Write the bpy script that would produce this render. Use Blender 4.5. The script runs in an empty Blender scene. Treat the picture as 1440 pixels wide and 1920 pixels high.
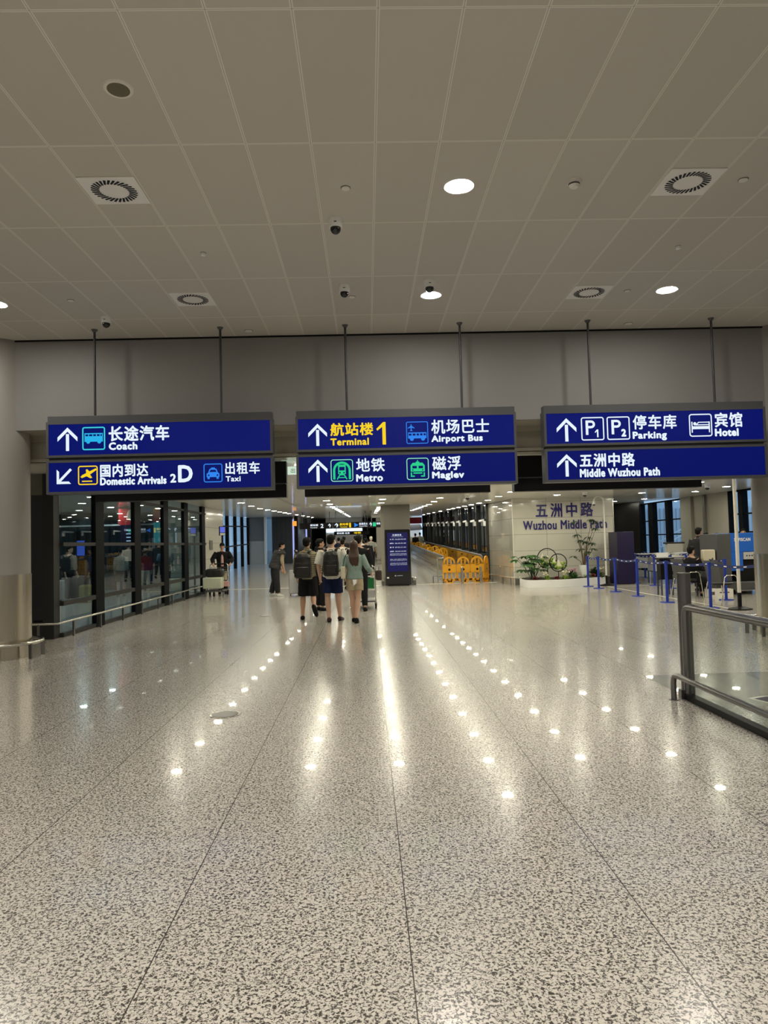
import bpy, math, random
from mathutils import Vector, Matrix
random.seed(7)
PI = math.pi
C = bpy.context.scene.collection
S = bpy.context.scene

# ------------------------------------------------------------------ camera, world, exposure
cam = bpy.data.objects.new('camera', bpy.data.cameras.new('camera'))
C.objects.link(cam); S.camera = cam
cam.data.sensor_fit = 'VERTICAL'; cam.data.sensor_height = 36.0
cam.data.lens = 36.0 * 1331 / 1920
cam.data.clip_start = .05; cam.data.clip_end = 300
_p, _y, _r = [math.radians(a) for a in (2.51, 1.435, 1.52)]
_f = Vector((math.sin(_y)*math.cos(_p), math.cos(_y)*math.cos(_p), math.sin(_p)))
_rt = Vector((math.cos(_y), -math.sin(_y), 0)); _u = _rt.cross(_f)
_a = _rt*math.cos(_r) - _u*math.sin(_r); _b = _rt*math.sin(_r) + _u*math.cos(_r)
cam.matrix_world = Matrix(((_a.x, _b.x, -_f.x, 0), (_a.y, _b.y, -_f.y, 0), (_a.z, _b.z, -_f.z, 1.6), (0, 0, 0, 1)))
w = bpy.data.worlds.new('daylight'); S.world = w; w.use_nodes = True
w.node_tree.nodes['Background'].inputs[0].default_value = (.42, .60, .80, 1)
w.node_tree.nodes['Background'].inputs[1].default_value = 1.5
S.view_settings.view_transform = 'Standard'; S.view_settings.look = 'None'
S.view_settings.gamma = 1; S.view_settings.use_curve_mapping = False
S.view_settings.exposure = 0.0
HALL_L = 252.0      # radiance of the hall downlights
CORR_L = 140.0       # radiance of the corridor downlights
LAMP = (1.0, .945, .84)

# ------------------------------------------------------------------ materials
def mat(name, col, rough=.5, metal=0, emit=0, ecol=None, coat=0, spec=.5, coat_r=.03):
    m = bpy.data.materials.new(name); m.use_nodes = True
    b = m.node_tree.nodes['Principled BSDF']
    b.inputs['Base Color'].default_value = (*col, 1); b.inputs['Roughness'].default_value = rough
    b.inputs['Metallic'].default_value = metal; b.inputs['Specular IOR Level'].default_value = spec
    if coat: b.inputs['Coat Weight'].default_value = coat; b.inputs['Coat Roughness'].default_value = coat_r
    if emit:
        b.inputs['Emission Color'].default_value = (*(ecol or col), 1); b.inputs['Emission Strength'].default_value = emit
    return m
class N:
    def __init__(s, m): s.t = m.node_tree; s.b = s.t.nodes['Principled BSDF']
    def n(s, typ, **k):
        x = s.t.nodes.new(typ)
        for a, v in k.items(): setattr(x, a, v)
        return x
    def l(s, a, b): s.t.links.new(a, b)
    def math(s, op, a, b=None, c=None):
        x = s.n('ShaderNodeMath', operation=op)
        for i, v in enumerate((a, b, c)):
            if v is None: continue
            if isinstance(v, (int, float)): x.inputs[i].default_value = v
            else: s.l(v, x.inputs[i])
        return x.outputs[0]
    def line(s, c, x0, wid, t):          # 1 on a joint of width t
        q = s.math('FRACT', s.math('ADD', s.math('DIVIDE', s.math('SUBTRACT', c, x0), wid), .5))
        d = s.math('MULTIPLY', s.math('ABSOLUTE', s.math('SUBTRACT', q, .5)), wid)
        return s.math('LESS_THAN', d, t/2)
    def mix(s, f, a, b):
        x = s.n('ShaderNodeMix', data_type='RGBA')
        for i, v in ((0, f), (6, a), (7, b)):
            if isinstance(v, (int, float)): x.inputs[i].default_value = v
            elif isinstance(v, tuple): x.inputs[i].default_value = (*v, 1)
            else: s.l(v, x.inputs[i])
        return x.outputs[2]
    def coords(s):
        t = s.n('ShaderNodeTexCoord'); sp = s.n('ShaderNodeSeparateXYZ'); s.l(t.outputs['Object'], sp.inputs[0])
        return t.outputs['Object'], sp.outputs[0], sp.outputs[1], sp.outputs[2]
    def noise(s, vec, scale, det=2, rough=.5):
        x = s.n('ShaderNodeTexNoise'); x.inputs['Scale'].default_value = scale
        x.inputs['Detail'].default_value = det; x.inputs['Roughness'].default_value = rough
        s.l(vec, x.inputs['Vector']); return x.outputs[0]
    def ramp(s, f, stops):
        x = s.n('ShaderNodeValToRGB'); e = x.color_ramp.elements
        while len(e) < len(stops): e.new(.5)
        for i, (p, c) in enumerate(stops): e[i].position = p; e[i].color = (*c, 1)
        s.l(f, x.inputs[0]); return x.outputs[0]

def granite(name, light, dark, joints=True):
    m = mat(name, light, .30, coat=.27, coat_r=.025, spec=.5); n = N(m)
    v, x, y, z = n.coords()
    nx = n.n('ShaderNodeTexNoise'); nx.inputs['Scale'].default_value = 78; nx.inputs['Detail'].default_value = 3; nx.inputs['Roughness'].default_value = .6; nx.inputs['Distortion'].default_value = .9; n.l(v, nx.inputs['Vector']); f = nx.outputs[0]
    col = n.ramp(f, [(.422, dark), (.474, tuple((a+b*1.4)/2.4 for a, b in zip(light, dark))), (.505, light), (.72, tuple(min(1, a*1.12) for a in light))])
    big = n.noise(v, .9, 3)
    col = n.mix(n.math('MULTIPLY', big, .28), col, tuple(a*.62 for a in light))
    if joints:
        col = n.mix(n.math('MULTIPLY', n.line(y, 2.686, .93, .004), .45), col, (.06, .05, .04))
        col = n.mix(n.math('MULTIPLY', n.line(x, .13, 1.008, .0055), .92), col, (.03, .025, .02))
    n.l(col, n.b.inputs['Base Color'])
    r = n.math('ADD', n.math('MULTIPLY', n.noise(v, 6, 2), .08), .165); n.l(r, n.b.inputs['Roughness'])
    return m
M = {}
M['floor'] = granite('speckled_granite', (.70, .655, .59), (.018, .013, .009))
M['dark_floor'] = granite('dark_granite', (.20, .20, .175), (.06, .055, .05), False)
def tile_ceiling():
    m = mat('ceiling_tiles', (.50, .47, .41), .75); n = N(m); v, x, y, z = n.coords()
    tx = n.math('FLOOR', n.math('DIVIDE', n.math('SUBTRACT', x, .15), .5238)); ty = n.math('FLOOR', n.math('DIVIDE', n.math('SUBTRACT', y, 4.175), 1.4465))
    cb = n.n('ShaderNodeCombineXYZ'); n.l(tx, cb.inputs[0]); n.l(ty, cb.inputs[1])
    wn = n.n('ShaderNodeTexWhiteNoise'); n.l(cb.outputs[0], wn.inputs['Vector'])
    col = n.mix(wn.outputs[0], (.60, .57, .515), (.65, .62, .56))
    col = n.mix(n.line(y, 4.175, 1.4465, .022), col, (.84, .81, .74))
    col = n.mix(n.line(x, .15, .5238, .022), col, (.84, .81, .74))
    col = n.mix(n.line(x, .15, .5238, .004), col, (.42, .40, .35)); col = n.mix(n.line(y, 4.175, 1.4465, .003), col, (.42, .40, .35))
    n.l(col, n.b.inputs['Base Color']); return m
M['ceil'] = tile_ceiling()
def panel_mat(name, c, jx=None, jy=None, jz=None, rough=.3, coat=0, lc=(.2, .2, .18), t=.012, metal=0):
    m = mat(name, c, rough, coat=coat, metal=metal); n = N(m); v, x, y, z = n.coords()
    col = n.mix(n.noise(v, 1.5, 3), tuple(a*.94 for a in c), tuple(min(1, a*1.05) for a in c))
    for ax, j in ((x, jx), (y, jy), (z, jz)):
        if j: col = n.mix(n.line(ax, j[0], j[1], t), col, lc)
    n.l(col, n.b.inputs['Base Color']); return m
M['corr_ceil'] = panel_mat('corridor_metal_ceiling', (.80, .78, .70), jx=(.3, 1.5), jy=(13, 2.05), rough=.3, coat=.45, lc=(.42, .4, .35), t=.008)
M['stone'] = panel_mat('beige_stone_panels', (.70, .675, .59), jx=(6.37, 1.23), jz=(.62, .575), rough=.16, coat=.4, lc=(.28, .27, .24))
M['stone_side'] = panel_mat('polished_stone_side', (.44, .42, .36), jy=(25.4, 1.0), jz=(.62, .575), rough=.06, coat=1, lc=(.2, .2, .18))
M['bulk'] = panel_mat('bulkhead_paint', (.275, .27, .262), rough=.6)
M['soffit'] = mat('soffit_paint', (.36, .34, .28), .5)
M['trimlight'] = mat('light_trim', (.56, .53, .45), .4)
M['wallbeige'] = mat('beige_wall', (.40, .375, .31), .5)
M['wallgrey'] = mat('grey_wall', (.17, .165, .14), .35)
M['walldark'] = panel_mat('dark_fluted_wall', (.035, .037, .035), jx=(0, .3), rough=.3, lc=(.015, .015, .015), t=.03)
M['column'] = mat('column_paint', (.30, .288, .262), .5)
M['facade'] = mat('pale_facade', (.62, .66, .70), .7)
M['white'] = mat('white_plastic', (.90, .90, .89), .4)
M['offwhite'] = mat('offwhite_metal', (.84, .81, .74), .4)
M['vent_white'] = mat('vent_white', (.93, .92, .88), .45)
M['black'] = mat('black_plastic', (.010, .010, .011), .4, spec=.15)
M['rod'] = mat('hanger_rod_grey', (.035, .035, .037), .4)
M['blackgloss'] = mat('black_gloss', (.006, .006, .008), .12, coat=.5)
M['darkgrey'] = mat('dark_grey_metal', (.10, .10, .105), .4, .3)
M['signgrey'] = mat('sign_housing_grey', (.07, .072, .078), .45)
M['signgap'] = mat('sign_gap_black', (.01, .01, .012), .6)
M['steel'] = mat('brushed_steel', (.62, .60, .55), .22, 1)
M['darksteel'] = mat('dark_steel', (.22, .215, .21), .28, .9)
def brushed():
    m = mat('brushed_column_steel', (.60, .55, .46), .22, 1); n = N(m); v, x, y, z = n.coords()
    mp = n.n('ShaderNodeMapping'); mp.inputs['Scale'].default_value = (60, 60, 1); n.l(v, mp.inputs[0])
    r = n.math('ADD', n.math('MULTIPLY', n.noise(mp.outputs[0], 3, 3), .18), .14); n.l(r, n.b.inputs['Roughness']); return m
M['colsteel'] = brushed()
M['mull'] = mat('dark_mullion', (.008, .009, .011), .5, spec=.03)
M['frame'] = mat('grey_window_frame', (.04, .04, .038), .5, spec=.1)
M['bluepost'] = mat('blue_post', (.012, .04, .36), .35)
M['belt'] = mat('blue_belt', (.012, .022, .13), .7)
M['purple'] = mat('navy_cabinet', (.014, .008, .05), .35)
M['purple2'] = mat('navy_cabinet_side', (.012, .008, .095), .3)
M['scanblue'] = mat('scanner_blue', (.01, .13, .62), .35)
M['yellow'] = mat('yellow_plastic', (.78, .36, .008), .5)
M['red'] = mat('red_poster', (.62, .03, .03), .4)
M['lamp_h'] = mat('lamp_diffuser_hall', (1, 1, 1), .5, emit=HALL_L, ecol=LAMP)
M['lamp_c'] = mat('lamp_diffuser_corridor', (1, 1, 1), .5, emit=CORR_L, ecol=(1.0, .95, .76))
def emis(name, c, s): return mat(name, (0, 0, 0), .5, emit=s, ecol=c, spec=.2)
def sign_face(name, c, e): return mat(name, c, .3, emit=e, ecol=c)
M['signblue'] = mat('sign_blue_face', (.001, .002, .02), .3, emit=1, ecol=(.002, .006, .125), spec=.08)
M['signblue2'] = mat('sign_blue_face_lower', (.001, .002, .02), .3, emit=1, ecol=(.002, .0055, .11), spec=.08)
M['lw'] = emis('lit_white', (.80, .90, 1.0), 1.0)
M['ly'] = emis('lit_yellow', (1.0, .68, .01), .95)
M['lc'] = emis('lit_cyan', (.02, .52, .95), .85)
M['lcy'] = emis('lit_turquoise', (.05, .75, .85), .85)
M['lb'] = emis('lit_blue', (.03, .26, .95), .9)
M['lg'] = emis('lit_green', (.02, .72, .30), .85)
M['lgw'] = emis('lit_pale_green', (.35, .95, .65), .85)
M['ink'] = mat('navy_letters', (.015, .01, .16), .35)
M['kioskblue'] = mat('kiosk_screen', (.004, .004, .012), .3, emit=1, ecol=(.010, .009, .07), spec=.15)
M['skin'] = mat('skin', (.50, .29, .19), .55)
M['skin2'] = mat('skin_fair', (.60, .38, .27), .55)
M['hair'] = mat('black_hair', (.008, .007, .006), .7, spec=.15)
M['hairb'] = mat('brown_hair', (.055, .025, .014), .42)
def cloth(name, c, c2=None, stripe=None, sc=1):
    m = mat(name, c, .85, spec=.2); n = N(m); v, x, y, z = n.coords()
    f = n.noise(v, 14, 3); col = n.mix(f, tuple(a*.8 for a in c), tuple(min(1, a*1.15) for a in c))
    if stripe:
        k = n.math('LESS_THAN', n.math('FRACT', n.math('DIVIDE', z, stripe)), .36); col = n.mix(k, col, c2)
    n.l(col, n.b.inputs['Base Color']); return m
M['c_stripe'] = cloth('olive_striped_knit', (.34, .31, .20), (.13, .115, .07), .045)
M['c_black'] = cloth('black_cloth', (.010, .010, .012))
M['c_navy'] = cloth('navy_cloth', (.008, .014, .055))
M['c_white'] = cloth('white_cotton', (.72, .70, .64))
M['c_teal'] = cloth('pale_teal_knit', (.27, .36, .33))
M['c_beige'] = cloth('beige_cloth', (.42, .34, .23))
M['c_vest'] = cloth('charcoal_vest', (.055, .055, .058), (.042, .042, .044), .09)
M['c_char'] = cloth('charcoal_cloth', (.026, .026, .028))
M['c_pink'] = cloth('pink_cotton', (.62, .36, .33))
M['c_olive'] = cloth('olive_cloth', (.20, .17, .03))
M['c_grey'] = cloth('grey_pattern_cloth', (.36, .37, .32), (.16, .17, .15), .05)
M['c_red'] = cloth('red_cloth', (.25, .02, .025))
M['c_brown'] = cloth('brown_cloth', (.06, .045, .04))
M['leather'] = mat('black_leather', (.014, .013, .012), .4)
M['cream'] = mat('cream_leather', (.66, .60, .45), .45)
M['silver'] = mat('silver_shell', (.50, .50, .51), .45)
M['palegreen'] = mat('pale_green_shell', (.58, .60, .46), .4)
M['teal'] = mat('teal_shell', (.10, .36, .36), .4)
M['green'] = mat('green_board', (.01, .20, .05), .4)
M['c_greyjkt'] = cloth('dark_grey_cloth', (.035, .035, .04))
M['sole'] = mat('shoe_sole_white', (.6, .6, .58), .5)
M['maroon'] = mat('maroon_shoe', (.035, .008, .010), .45)
M['leaf'] = mat('leaf_green', (.045, .13, .025), .45)
M['leaf2'] = mat('leaf_dark', (.022, .06, .018), .45)
M['leaf3'] = mat('leaf_lime', (.26, .38, .05), .5)
M['leafred'] = mat('leaf_red', (.16, .015, .02), .5)
M['petal'] = mat('pale_petal', (.75, .70, .50), .5)
M['pinkpetal'] = mat('pink_petal', (.6, .25, .38), .5)
M['bark'] = mat('bark', (.16, .11, .06), .8)
M['soil'] = mat('soil', (.03, .022, .015), .9)
M['tape'] = mat('white_floor_tape', (.8, .78, .68), .35)
M['shade_screen'] = sign_face('lit_blue_screen', (.08, .10, .45), 1.2)
def glass(name, tint, refl=1.0, ior=1.5):
    m = bpy.data.materials.new(name); m.use_nodes = True; t = m.node_tree; t.nodes.clear()
    o = t.nodes.new('ShaderNodeOutputMaterial'); mx = t.nodes.new('ShaderNodeMixShader')
    tr = t.nodes.new('ShaderNodeBsdfTransparent'); tr.inputs[0].default_value = (*tint, 1)
    g = t.nodes.new('ShaderNodeBsdfGlossy'); g.inputs['Roughness'].default_value = .01; g.inputs[0].default_value = (refl, refl, refl, 1)
    lw = t.nodes.new('ShaderNodeLayerWeight'); lw.inputs[0].default_value = .5; r0 = ((ior-1)/(ior+1))**2
    pw = t.nodes.new('ShaderNodeMath'); pw.operation = 'POWER'; pw.inputs[1].default_value = 5; t.links.new(lw.outputs['Facing'], pw.inputs[0])
    ma = t.nodes.new('ShaderNodeMath'); ma.operation = 'MULTIPLY_ADD'; ma.inputs[1].default_value = 1-r0; ma.inputs[2].default_value = r0; t.links.new(pw.outputs[0], ma.inputs[0])
    t.links.new(ma.outputs[0], mx.inputs[0]); t.links.new(tr.outputs[0], mx.inputs[1]); t.links.new(g.outputs[0], mx.inputs[2]); t.links.new(mx.outputs[0], o.inputs[0])
    return m
M['glass'] = glass('clear_glass', (.93, .96, .94))
M['glass_dim'] = glass('tinted_glass', (.66, .82, .93), .9, 1.45)
M['glass_thin'] = glass('thin_clear_glass', (.93, .96, .94), .6, 1.18)
M['glass_dark'] = glass('dark_tinted_glass', (.36, .40, .42), .8, 1.5)
M['glass_day'] = glass('window_glass', (.78, .86, .92))
M['darkglass'] = mat('night_dark_glass', (.006, .012, .022), .05, coat=.3)

# ------------------------------------------------------------------ geometry builder
class G:
    def __init__(s): s.v = []; s.f = []
    def add(s, vs, fs):
        k = len(s.v); s.v += [tuple(a) for a in vs]; s.f += [tuple(i+k for i in q) for q in fs]; return s
    def box(s, x0, x1, y0, y1, z0, z1):
        return s.add([(x0,y0,z0),(x1,y0,z0),(x1,y1,z0),(x0,y1,z0),(x0,y0,z1),(x1,y0,z1),(x1,y1,z1),(x0,y1,z1)],
                     [(3,2,1,0),(4,5,6,7),(0,1,5,4),(1,2,6,5),(2,3,7,6),(3,0,4,7)])
    def loft(s, secs, n=14, caps=True):
        # secs: (center, ax, ay) with ax, ay vectors (half axes)
        k = len(s.v)
        for c, ax, ay in secs:
            for i in range(n):
                a = 2*PI*i/n; s.v.append(tuple(Vector(c) + Vector(ax)*math.cos(a) + Vector(ay)*math.sin(a)))
        for j in range(len(secs)-1):
            for i in range(n):
                s.f.append((k+j*n+i, k+j*n+(i+1) % n, k+(j+1)*n+(i+1) % n, k+(j+1)*n+i))
        if caps:
            s.f.append(tuple(k+i for i in reversed(range(n)))); s.f.append(tuple(k+(len(secs)-1)*n+i for i in range(n)))
        return s
    def tube(s, pts, r, n=10, caps=True):
        pts = [Vector(p) for p in pts]; R = r if isinstance(r, (list, tuple)) else [r]*len(pts)
        secs = []; u = None
        for i, p in enumerate(pts):
            d = (pts[min(i+1, len(pts)-1)] - pts[max(i-1, 0)]).normalized()
            if u is None: u = d.orthogonal().normalized()
            else:
                u = (u - d*u.dot(d))
                u = u.normalized() if u.length > 1e-6 else d.orthogonal().normalized()
            v = d.cross(u); secs.append((p, u*R[i], v*R[i]))
        return s.loft(secs, n, caps)
    def cyl(s, x, y, z0, z1, r, n=24, r2=None):
        return s.loft([((x,y,z0),(r,0,0),(0,r,0)), ((x,y,z1),(r2 if r2 is not None else r,0,0),(0,r2 if r2 is not None else r,0))], n)
    def ell(s, c, rx, ry, rz, n=14, m=9, R=None):
        c = Vector(c); vs = []; fs = []
        for j in range(1, m):
            t = PI*j/m
            for i in range(n):
                a = 2*PI*i/n; p = Vector((rx*math.sin(t)*math.cos(a), ry*math.sin(t)*math.sin(a), rz*math.cos(t)))
                vs.append(c + (R @ p if R else p))
        for p in (Vector((0,0,rz)), Vector((0,0,-rz))): vs.append(c + (R @ p if R else p))
        T = (m-1)*n
        for j in range(m-2):
            for i in range(n): fs.append((j*n+i, (j+1)*n+i, (j+1)*n+(i+1) % n, j*n+(i+1) % n))
        for i in range(n): fs.append((T, i, (i+1) % n)); fs.append((T+1, (m-2)*n+(i+1) % n, (m-2)*n+i))
        return s.add(vs, fs)
    def prism(s, pts, y0, y1):      # polygon in XZ given counter-clockwise, thickness along y
        n = len(pts)
        return s.add([(x, y0, z) for x, z in pts] + [(x, y1, z) for x, z in pts],
                     [tuple(range(n)), tuple(reversed(range(n, 2*n)))] + [(i, n+i, n+(i+1) % n, (i+1) % n) for i in range(n)])
    def leaf(s, p, d, L, W, up=(0,0,1), droop=.3, fold=.1):
        p = Vector(p); d = Vector(d).normalized(); side = d.cross(Vector(up))
        side = side.normalized() if side.length > 1e-4 else Vector((1,0,0)); nn = side.cross(d)
        vs = []
        for t, wd in ((0, .12), (.3, .9), (.6, 1), (.85, .55), (1, .04)):
            c = p + d*L*t - Vector((0,0,1))*droop*L*t*t
            vs += [c - side*W/2*wd + nn*fold*W*wd, c, c + side*W/2*wd + nn*fold*W*wd]
        fs = []
        for j in range(4):
            a = 3*j; fs += [(a, a+1, a+4, a+3), (a+1, a+2, a+5, a+4)]
        return s.add(vs, fs)
    def obj(s, name, m, parent=None, loc=(0,0,0), rz=0, smooth=True, bevel=0, mods=None):
        me = bpy.data.meshes.new(name); me.from_pydata(s.v, [], s.f); me.update()
        o = bpy.data.objects.new(name, me); C.objects.link(o)
        me.materials.append(M[m] if isinstance(m, str) else m)
        o.location = loc; o.rotation_euler = (0, 0, rz)
        if parent: o.parent = parent
        if bevel:
            b = o.modifiers.new('b', 'BEVEL'); b.width = bevel; b.segments = 2; b.limit_method = 'ANGLE'; b.angle_limit = .6
        if smooth:
            for p in me.polygons: p.use_smooth = True
            try: me.set_sharp_from_angle(angle=math.radians(38))
            except Exception: pass
        return o
def box(name, m, x0, x1, y0, y1, z0, z1, parent=None, bevel=0): return G().box(x0,x1,y0,y1,z0,z1).obj(name, m, parent, smooth=bool(bevel), bevel=bevel)
def struct(o): o['kind'] = 'structure'; return o
def tag(o, label, cat, group=None, kind=None):
    o['label'] = label; o['category'] = cat
    if group: o['group'] = group
    if kind: o['kind'] = kind
    return o
def thing(name, label, cat, loc=(0,0,0), rz=0, group=None):
    o = bpy.data.objects.new(name, None); C.objects.link(o); o.empty_display_size = .1
    o.location = loc; o.rotation_euler = (0, 0, rz); return tag(o, label, cat, group)
def dup(o, loc=None, rz=None, label=None, group=None, parent=None):
    c = o.copy(); C.objects.link(c)
    if parent is not None: c.parent = parent
    if loc is not None: c.location = loc
    if rz is not None: c.rotation_euler = (0, 0, rz)
    if label: c['label'] = label
    if group: c['group'] = group
    for ch in list(o.children): dup(ch, parent=c)
    return c
def temp_mesh(me_obj):
    bpy.context.view_layer.update()
    dg = bpy.context.evaluated_depsgraph_get(); m = bpy.data.meshes.new_from_object(me_obj.evaluated_get(dg)); return m
def text(body, m, x0, z0, x1, z1, y, parent=None, name='lettering', bold=.02, depth=.004, label=None, space=1.10, ry=0):
    cu = bpy.data.curves.new('t', 'FONT'); cu.body = body; cu.resolution_u = 3; cu.space_character = space
    o = bpy.data.objects.new('t', cu); C.objects.link(o); me0 = temp_mesh(o)
    vs = [v.co.copy() for v in me0.vertices]; fs = [tuple(p.vertices) for p in me0.polygons]
    bpy.data.objects.remove(o); bpy.data.meshes.remove(me0)
    ax, bx = min(v.x for v in vs), max(v.x for v in vs); az, bz = min(v.y for v in vs), max(v.y for v in vs)
    h = z1 - z0; b = bold*h
    sx = (x1-x0-2*b)/max(1e-6, bx-ax); sz = (h-2*b)/max(1e-6, bz-az)
    g = G(); sh = [(0, 0)] if not bold else [(b*math.cos(k*PI/4), b*math.sin(k*PI/4)) for k in range(8)]
    for k, (dx, dz) in enumerate(sh):
        g.add([(x0+b+(v.x-ax)*sx+dx, y-depth-k*.00012, z0+b+(v.y-az)*sz+dz) for v in vs], fs)
    o = g.obj(name, m, parent, smooth=False)
    if label: o['label'] = label
    return o
def voxel(g, name, m, parent, vox, noise=0, sub=True):
    o = g.obj(name, m, None, smooth=False)
    r = o.modifiers.new('r', 'REMESH'); r.mode = 'VOXEL'; r.voxel_size = vox; r.use_smooth_shade = True
    sm = o.modifiers.new('s', 'SMOOTH'); sm.factor = .5; sm.iterations = 3
    if noise:
        tx = bpy.data.textures.get('folds') or bpy.data.textures.new('folds', 'CLOUDS'); tx.noise_scale = .09
        dm = o.modifiers.new('d', 'DISPLACE'); dm.texture = tx; dm.strength = noise; dm.mid_level = .5
    me = temp_mesh(o); old = o.data; o.modifiers.clear(); o.data = me; bpy.data.meshes.remove(old)
    me.materials.clear(); me.materials.append(M[m])
    for p in me.polygons: p.use_smooth = True
    if parent: o.parent = parent
    return o

# ------------------------------------------------------------------ the setting
YE = 10.89; ZC = 4.85; YL = 11.55; CC = 3.05; Y0R = 27.0; SL = .02
def fz(y): return max(0, y-Y0R)*SL
def cz(y): return CC + max(0, y-Y0R)*.024
g = G(); g.add([(-17,-9,0),(17,-9,0),(17,Y0R,0),(-17,Y0R,0),(17,80,fz(80)),(-17,80,fz(80))], [(0,1,2,3),(3,2,4,5)])
struct(g.obj('floor', 'floor', smooth=False))
g = G(); g.add([(3.05,-8,.003),(9.5,-8,.003),(9.5,8.15,.003),(3.13,8.15,.003)], [(0,1,2,3)]); struct(g.obj('trim_1', 'dark_floor', smooth=False))
g = G(); g.box(-10,10,-9,YE+.02,ZC,ZC+.1); struct(g.obj('ceiling', 'ceil', smooth=False))
struct(box('wall_front', 'bulk', -10, 10, YE, YE+.08, 3.46, ZC))
struct(box('trim_2', 'black', -10, 10, YE-.012, YE, ZC-.025, ZC))
g = G(); g.box(-10,10,YE+.08,YL+.3,3.46,3.5); struct(g.obj('trim_3', 'soffit', smooth=False))
struct(box('trim_4', 'trimlight', -10, 10, YL-.02, YL, 3.38, 3.46))
struct(box('wall_upper', 'wallbeige', -10, 10, YL, YL+.06, 3.10, 3.38))
struct(box('trim_5', 'trimlight', -10, 10, YL-.02, YL+.1, 3.05, 3.10))
g = G(); g.add([(-16,YL,CC),(12.4,YL,CC),(12.4,Y0R,CC),(-16,Y0R,CC)], [(0,3,2,1)])
g.add([(-16,Y0R,CC),(12.5,Y0R,CC),(12.5,31.6,cz(31.6)),(12.5,60,cz(60)),(12.5,80,cz(80)),(-7.9,80,cz(80)),(-7.9,31.6,cz(31.6)),(-16,31.6,cz(31.6))], [(0,7,6,2,1),(6,5,4,3,2)])
struct(g.obj('ceiling', 'corr_ceil', smooth=False))
# hall shell, mostly behind and beside the camera
struct(box('wall_back', 'bulk', -10, 10, -9.1, -9, 0, ZC))
struct(box('wall_left', 'bulk', -10.1, -10, -9, 13, 0, ZC)); struct(box('wall_right', 'bulk', 10, 10.1, -9, 11.6, 0, ZC))
struct(box('wall_left', 'bulk', -16.1, -16, 11, 29, 0, 3.1)); struct(box('wall_left', 'walldark', -16, -7.95, 28.5, 28.6, 0, 3.2))
struct(box('wall_left', 'walldark', -16, -10, 12.9, 13.0, 0, 3.1))
struct(box('wall_right', 'wallbeige', 10, 12.4, 11.55, 11.65, 0, 3.1))
# right side wall of the screening area at X = 12.3
struct(box('wall_right', 'wallbeige', 12.3, 12.5, 11.6, 22.0, 0, 3.1))
struct(box('wall_right', 'wallbeige', 12.3, 12.5, 23.75, 27.3, 0, 3.08))
struct(box('trim_6', 'wallgrey', 12.22, 12.3, 25.35, 25.5, 0, 3.06)); struct(box('trim_7', 'soffit', 12.2, 12.3, 26.4, 27.28, 0, 3.06))
struct(box('wall_right', 'walldark', 8.7, 12.5, 38, 38.1, 0, 3.5)); struct(box('wall_right', 'walldark', 12.3, 12.5, 31.6, 38, 0, 3.4))
def side_window(n, x, y0, y1, mull, rails, gm='glass_day', top=3.04, zf=0):
    o = struct(box('window_%d' % n, gm, x-.006, x+.006, y0, y1, zf, top))
    fr = G()
    for a, b in mull: fr.box(x-.10, x+.10, a, b, zf, top)
    for z, h in rails: fr.box(x-.04, x+.04, y0, y1, z-h/2, z+h/2)
    fr.obj('window_frame', 'mull', o, smooth=False); return o
side_window(1, 12.36, 27.3, 31.6, [(27.27,27.36),(28.55,28.85),(30.1,30.6),(31.4,31.6)], [(.05,.1),(1.65,.05),(2.25,.05),(3.02,.06)])
side_window(2, 12.36, 22.0, 23.75, [(22.0,22.1),(22.85,23.1),(23.7,23.75)], [(.05,.1),(1.65,.05),(2.25,.05),(3.02,.06)])
# Wuzhou block
g = G(); g.add([(5.17,25,0),(8.75,25,0),(8.75,38,0),(5.05,38,0),(4.87,28.2,0),(5.17,25,3.4),(8.75,25,3.4),(8.75,38,3.4),(5.05,38,3.4),(4.87,28.2,3.4)],
               [(0,1,6,5),(1,2,7,6),(2,3,8,7)]); struct(g.obj('wall_right', 'stone', smooth=False))
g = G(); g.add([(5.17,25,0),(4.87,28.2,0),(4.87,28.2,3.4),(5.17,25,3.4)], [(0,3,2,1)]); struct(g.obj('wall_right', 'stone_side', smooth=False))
struct(box('baseboard_right', 'wallgrey', 5.15, 8.77, 24.975, 25, 0, .22))
struct(box('trim_8', 'steel', 8.75, 8.78, 24.98, 25.02, 0, 3.05)); struct(box('trim_9', 'offwhite', 5.15, 5.18, 24.97, 25, 0, 3.05))
# dark window row along the moving walkway: bays of 2.5 m
wr = thing('travelator_window_row', 'row of tall dark glass bays with white brackets along the moving walkway', 'window wall', (4.87, 28.2, 0))
g = G(); g.add([(0,0,.2),(0,33,.9),(0,33,3.9),(0,0,3.1)], [(0,3,2,1)]); g.obj('dark_glass', 'darkglass', wr, smooth=False)
for i in range(14):
    y = 2.5*i; zc = .024*y; zf_ = .02*y
    G().box(-.10,.02,y,y+.12,zf_,3.07+zc).obj('mullion', 'frame', wr, smooth=False)
    if i < 13:
        G().box(-.16,.0,y+.12,y+1.5,2.38+zc,2.46+zc).box(-.18,-.02,y+.12,y+.3,2.18+zc,2.46+zc).obj('bracket', 'white', wr, smooth=False)
        G().box(-.03,.01,y,y+2.5,1.0+zf_,1.07+zf_).obj('sill', 'frame', wr, smooth=False)
        G().box(-.02,.012,y+1.15,y+1.2,.1+zf_,3.05+zc).obj('mullion', 'mull', wr, smooth=False)
wr['kind'] = 'structure'
# kiosk column
struct(box('wall_center', 'wallgrey', .66, 1.65, 26.95, 27.7, 0, 3.2))
struct(box('trim_10', 'wallbeige', .55, .66, 27.3, 27.7, 0, 3.2))
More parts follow.
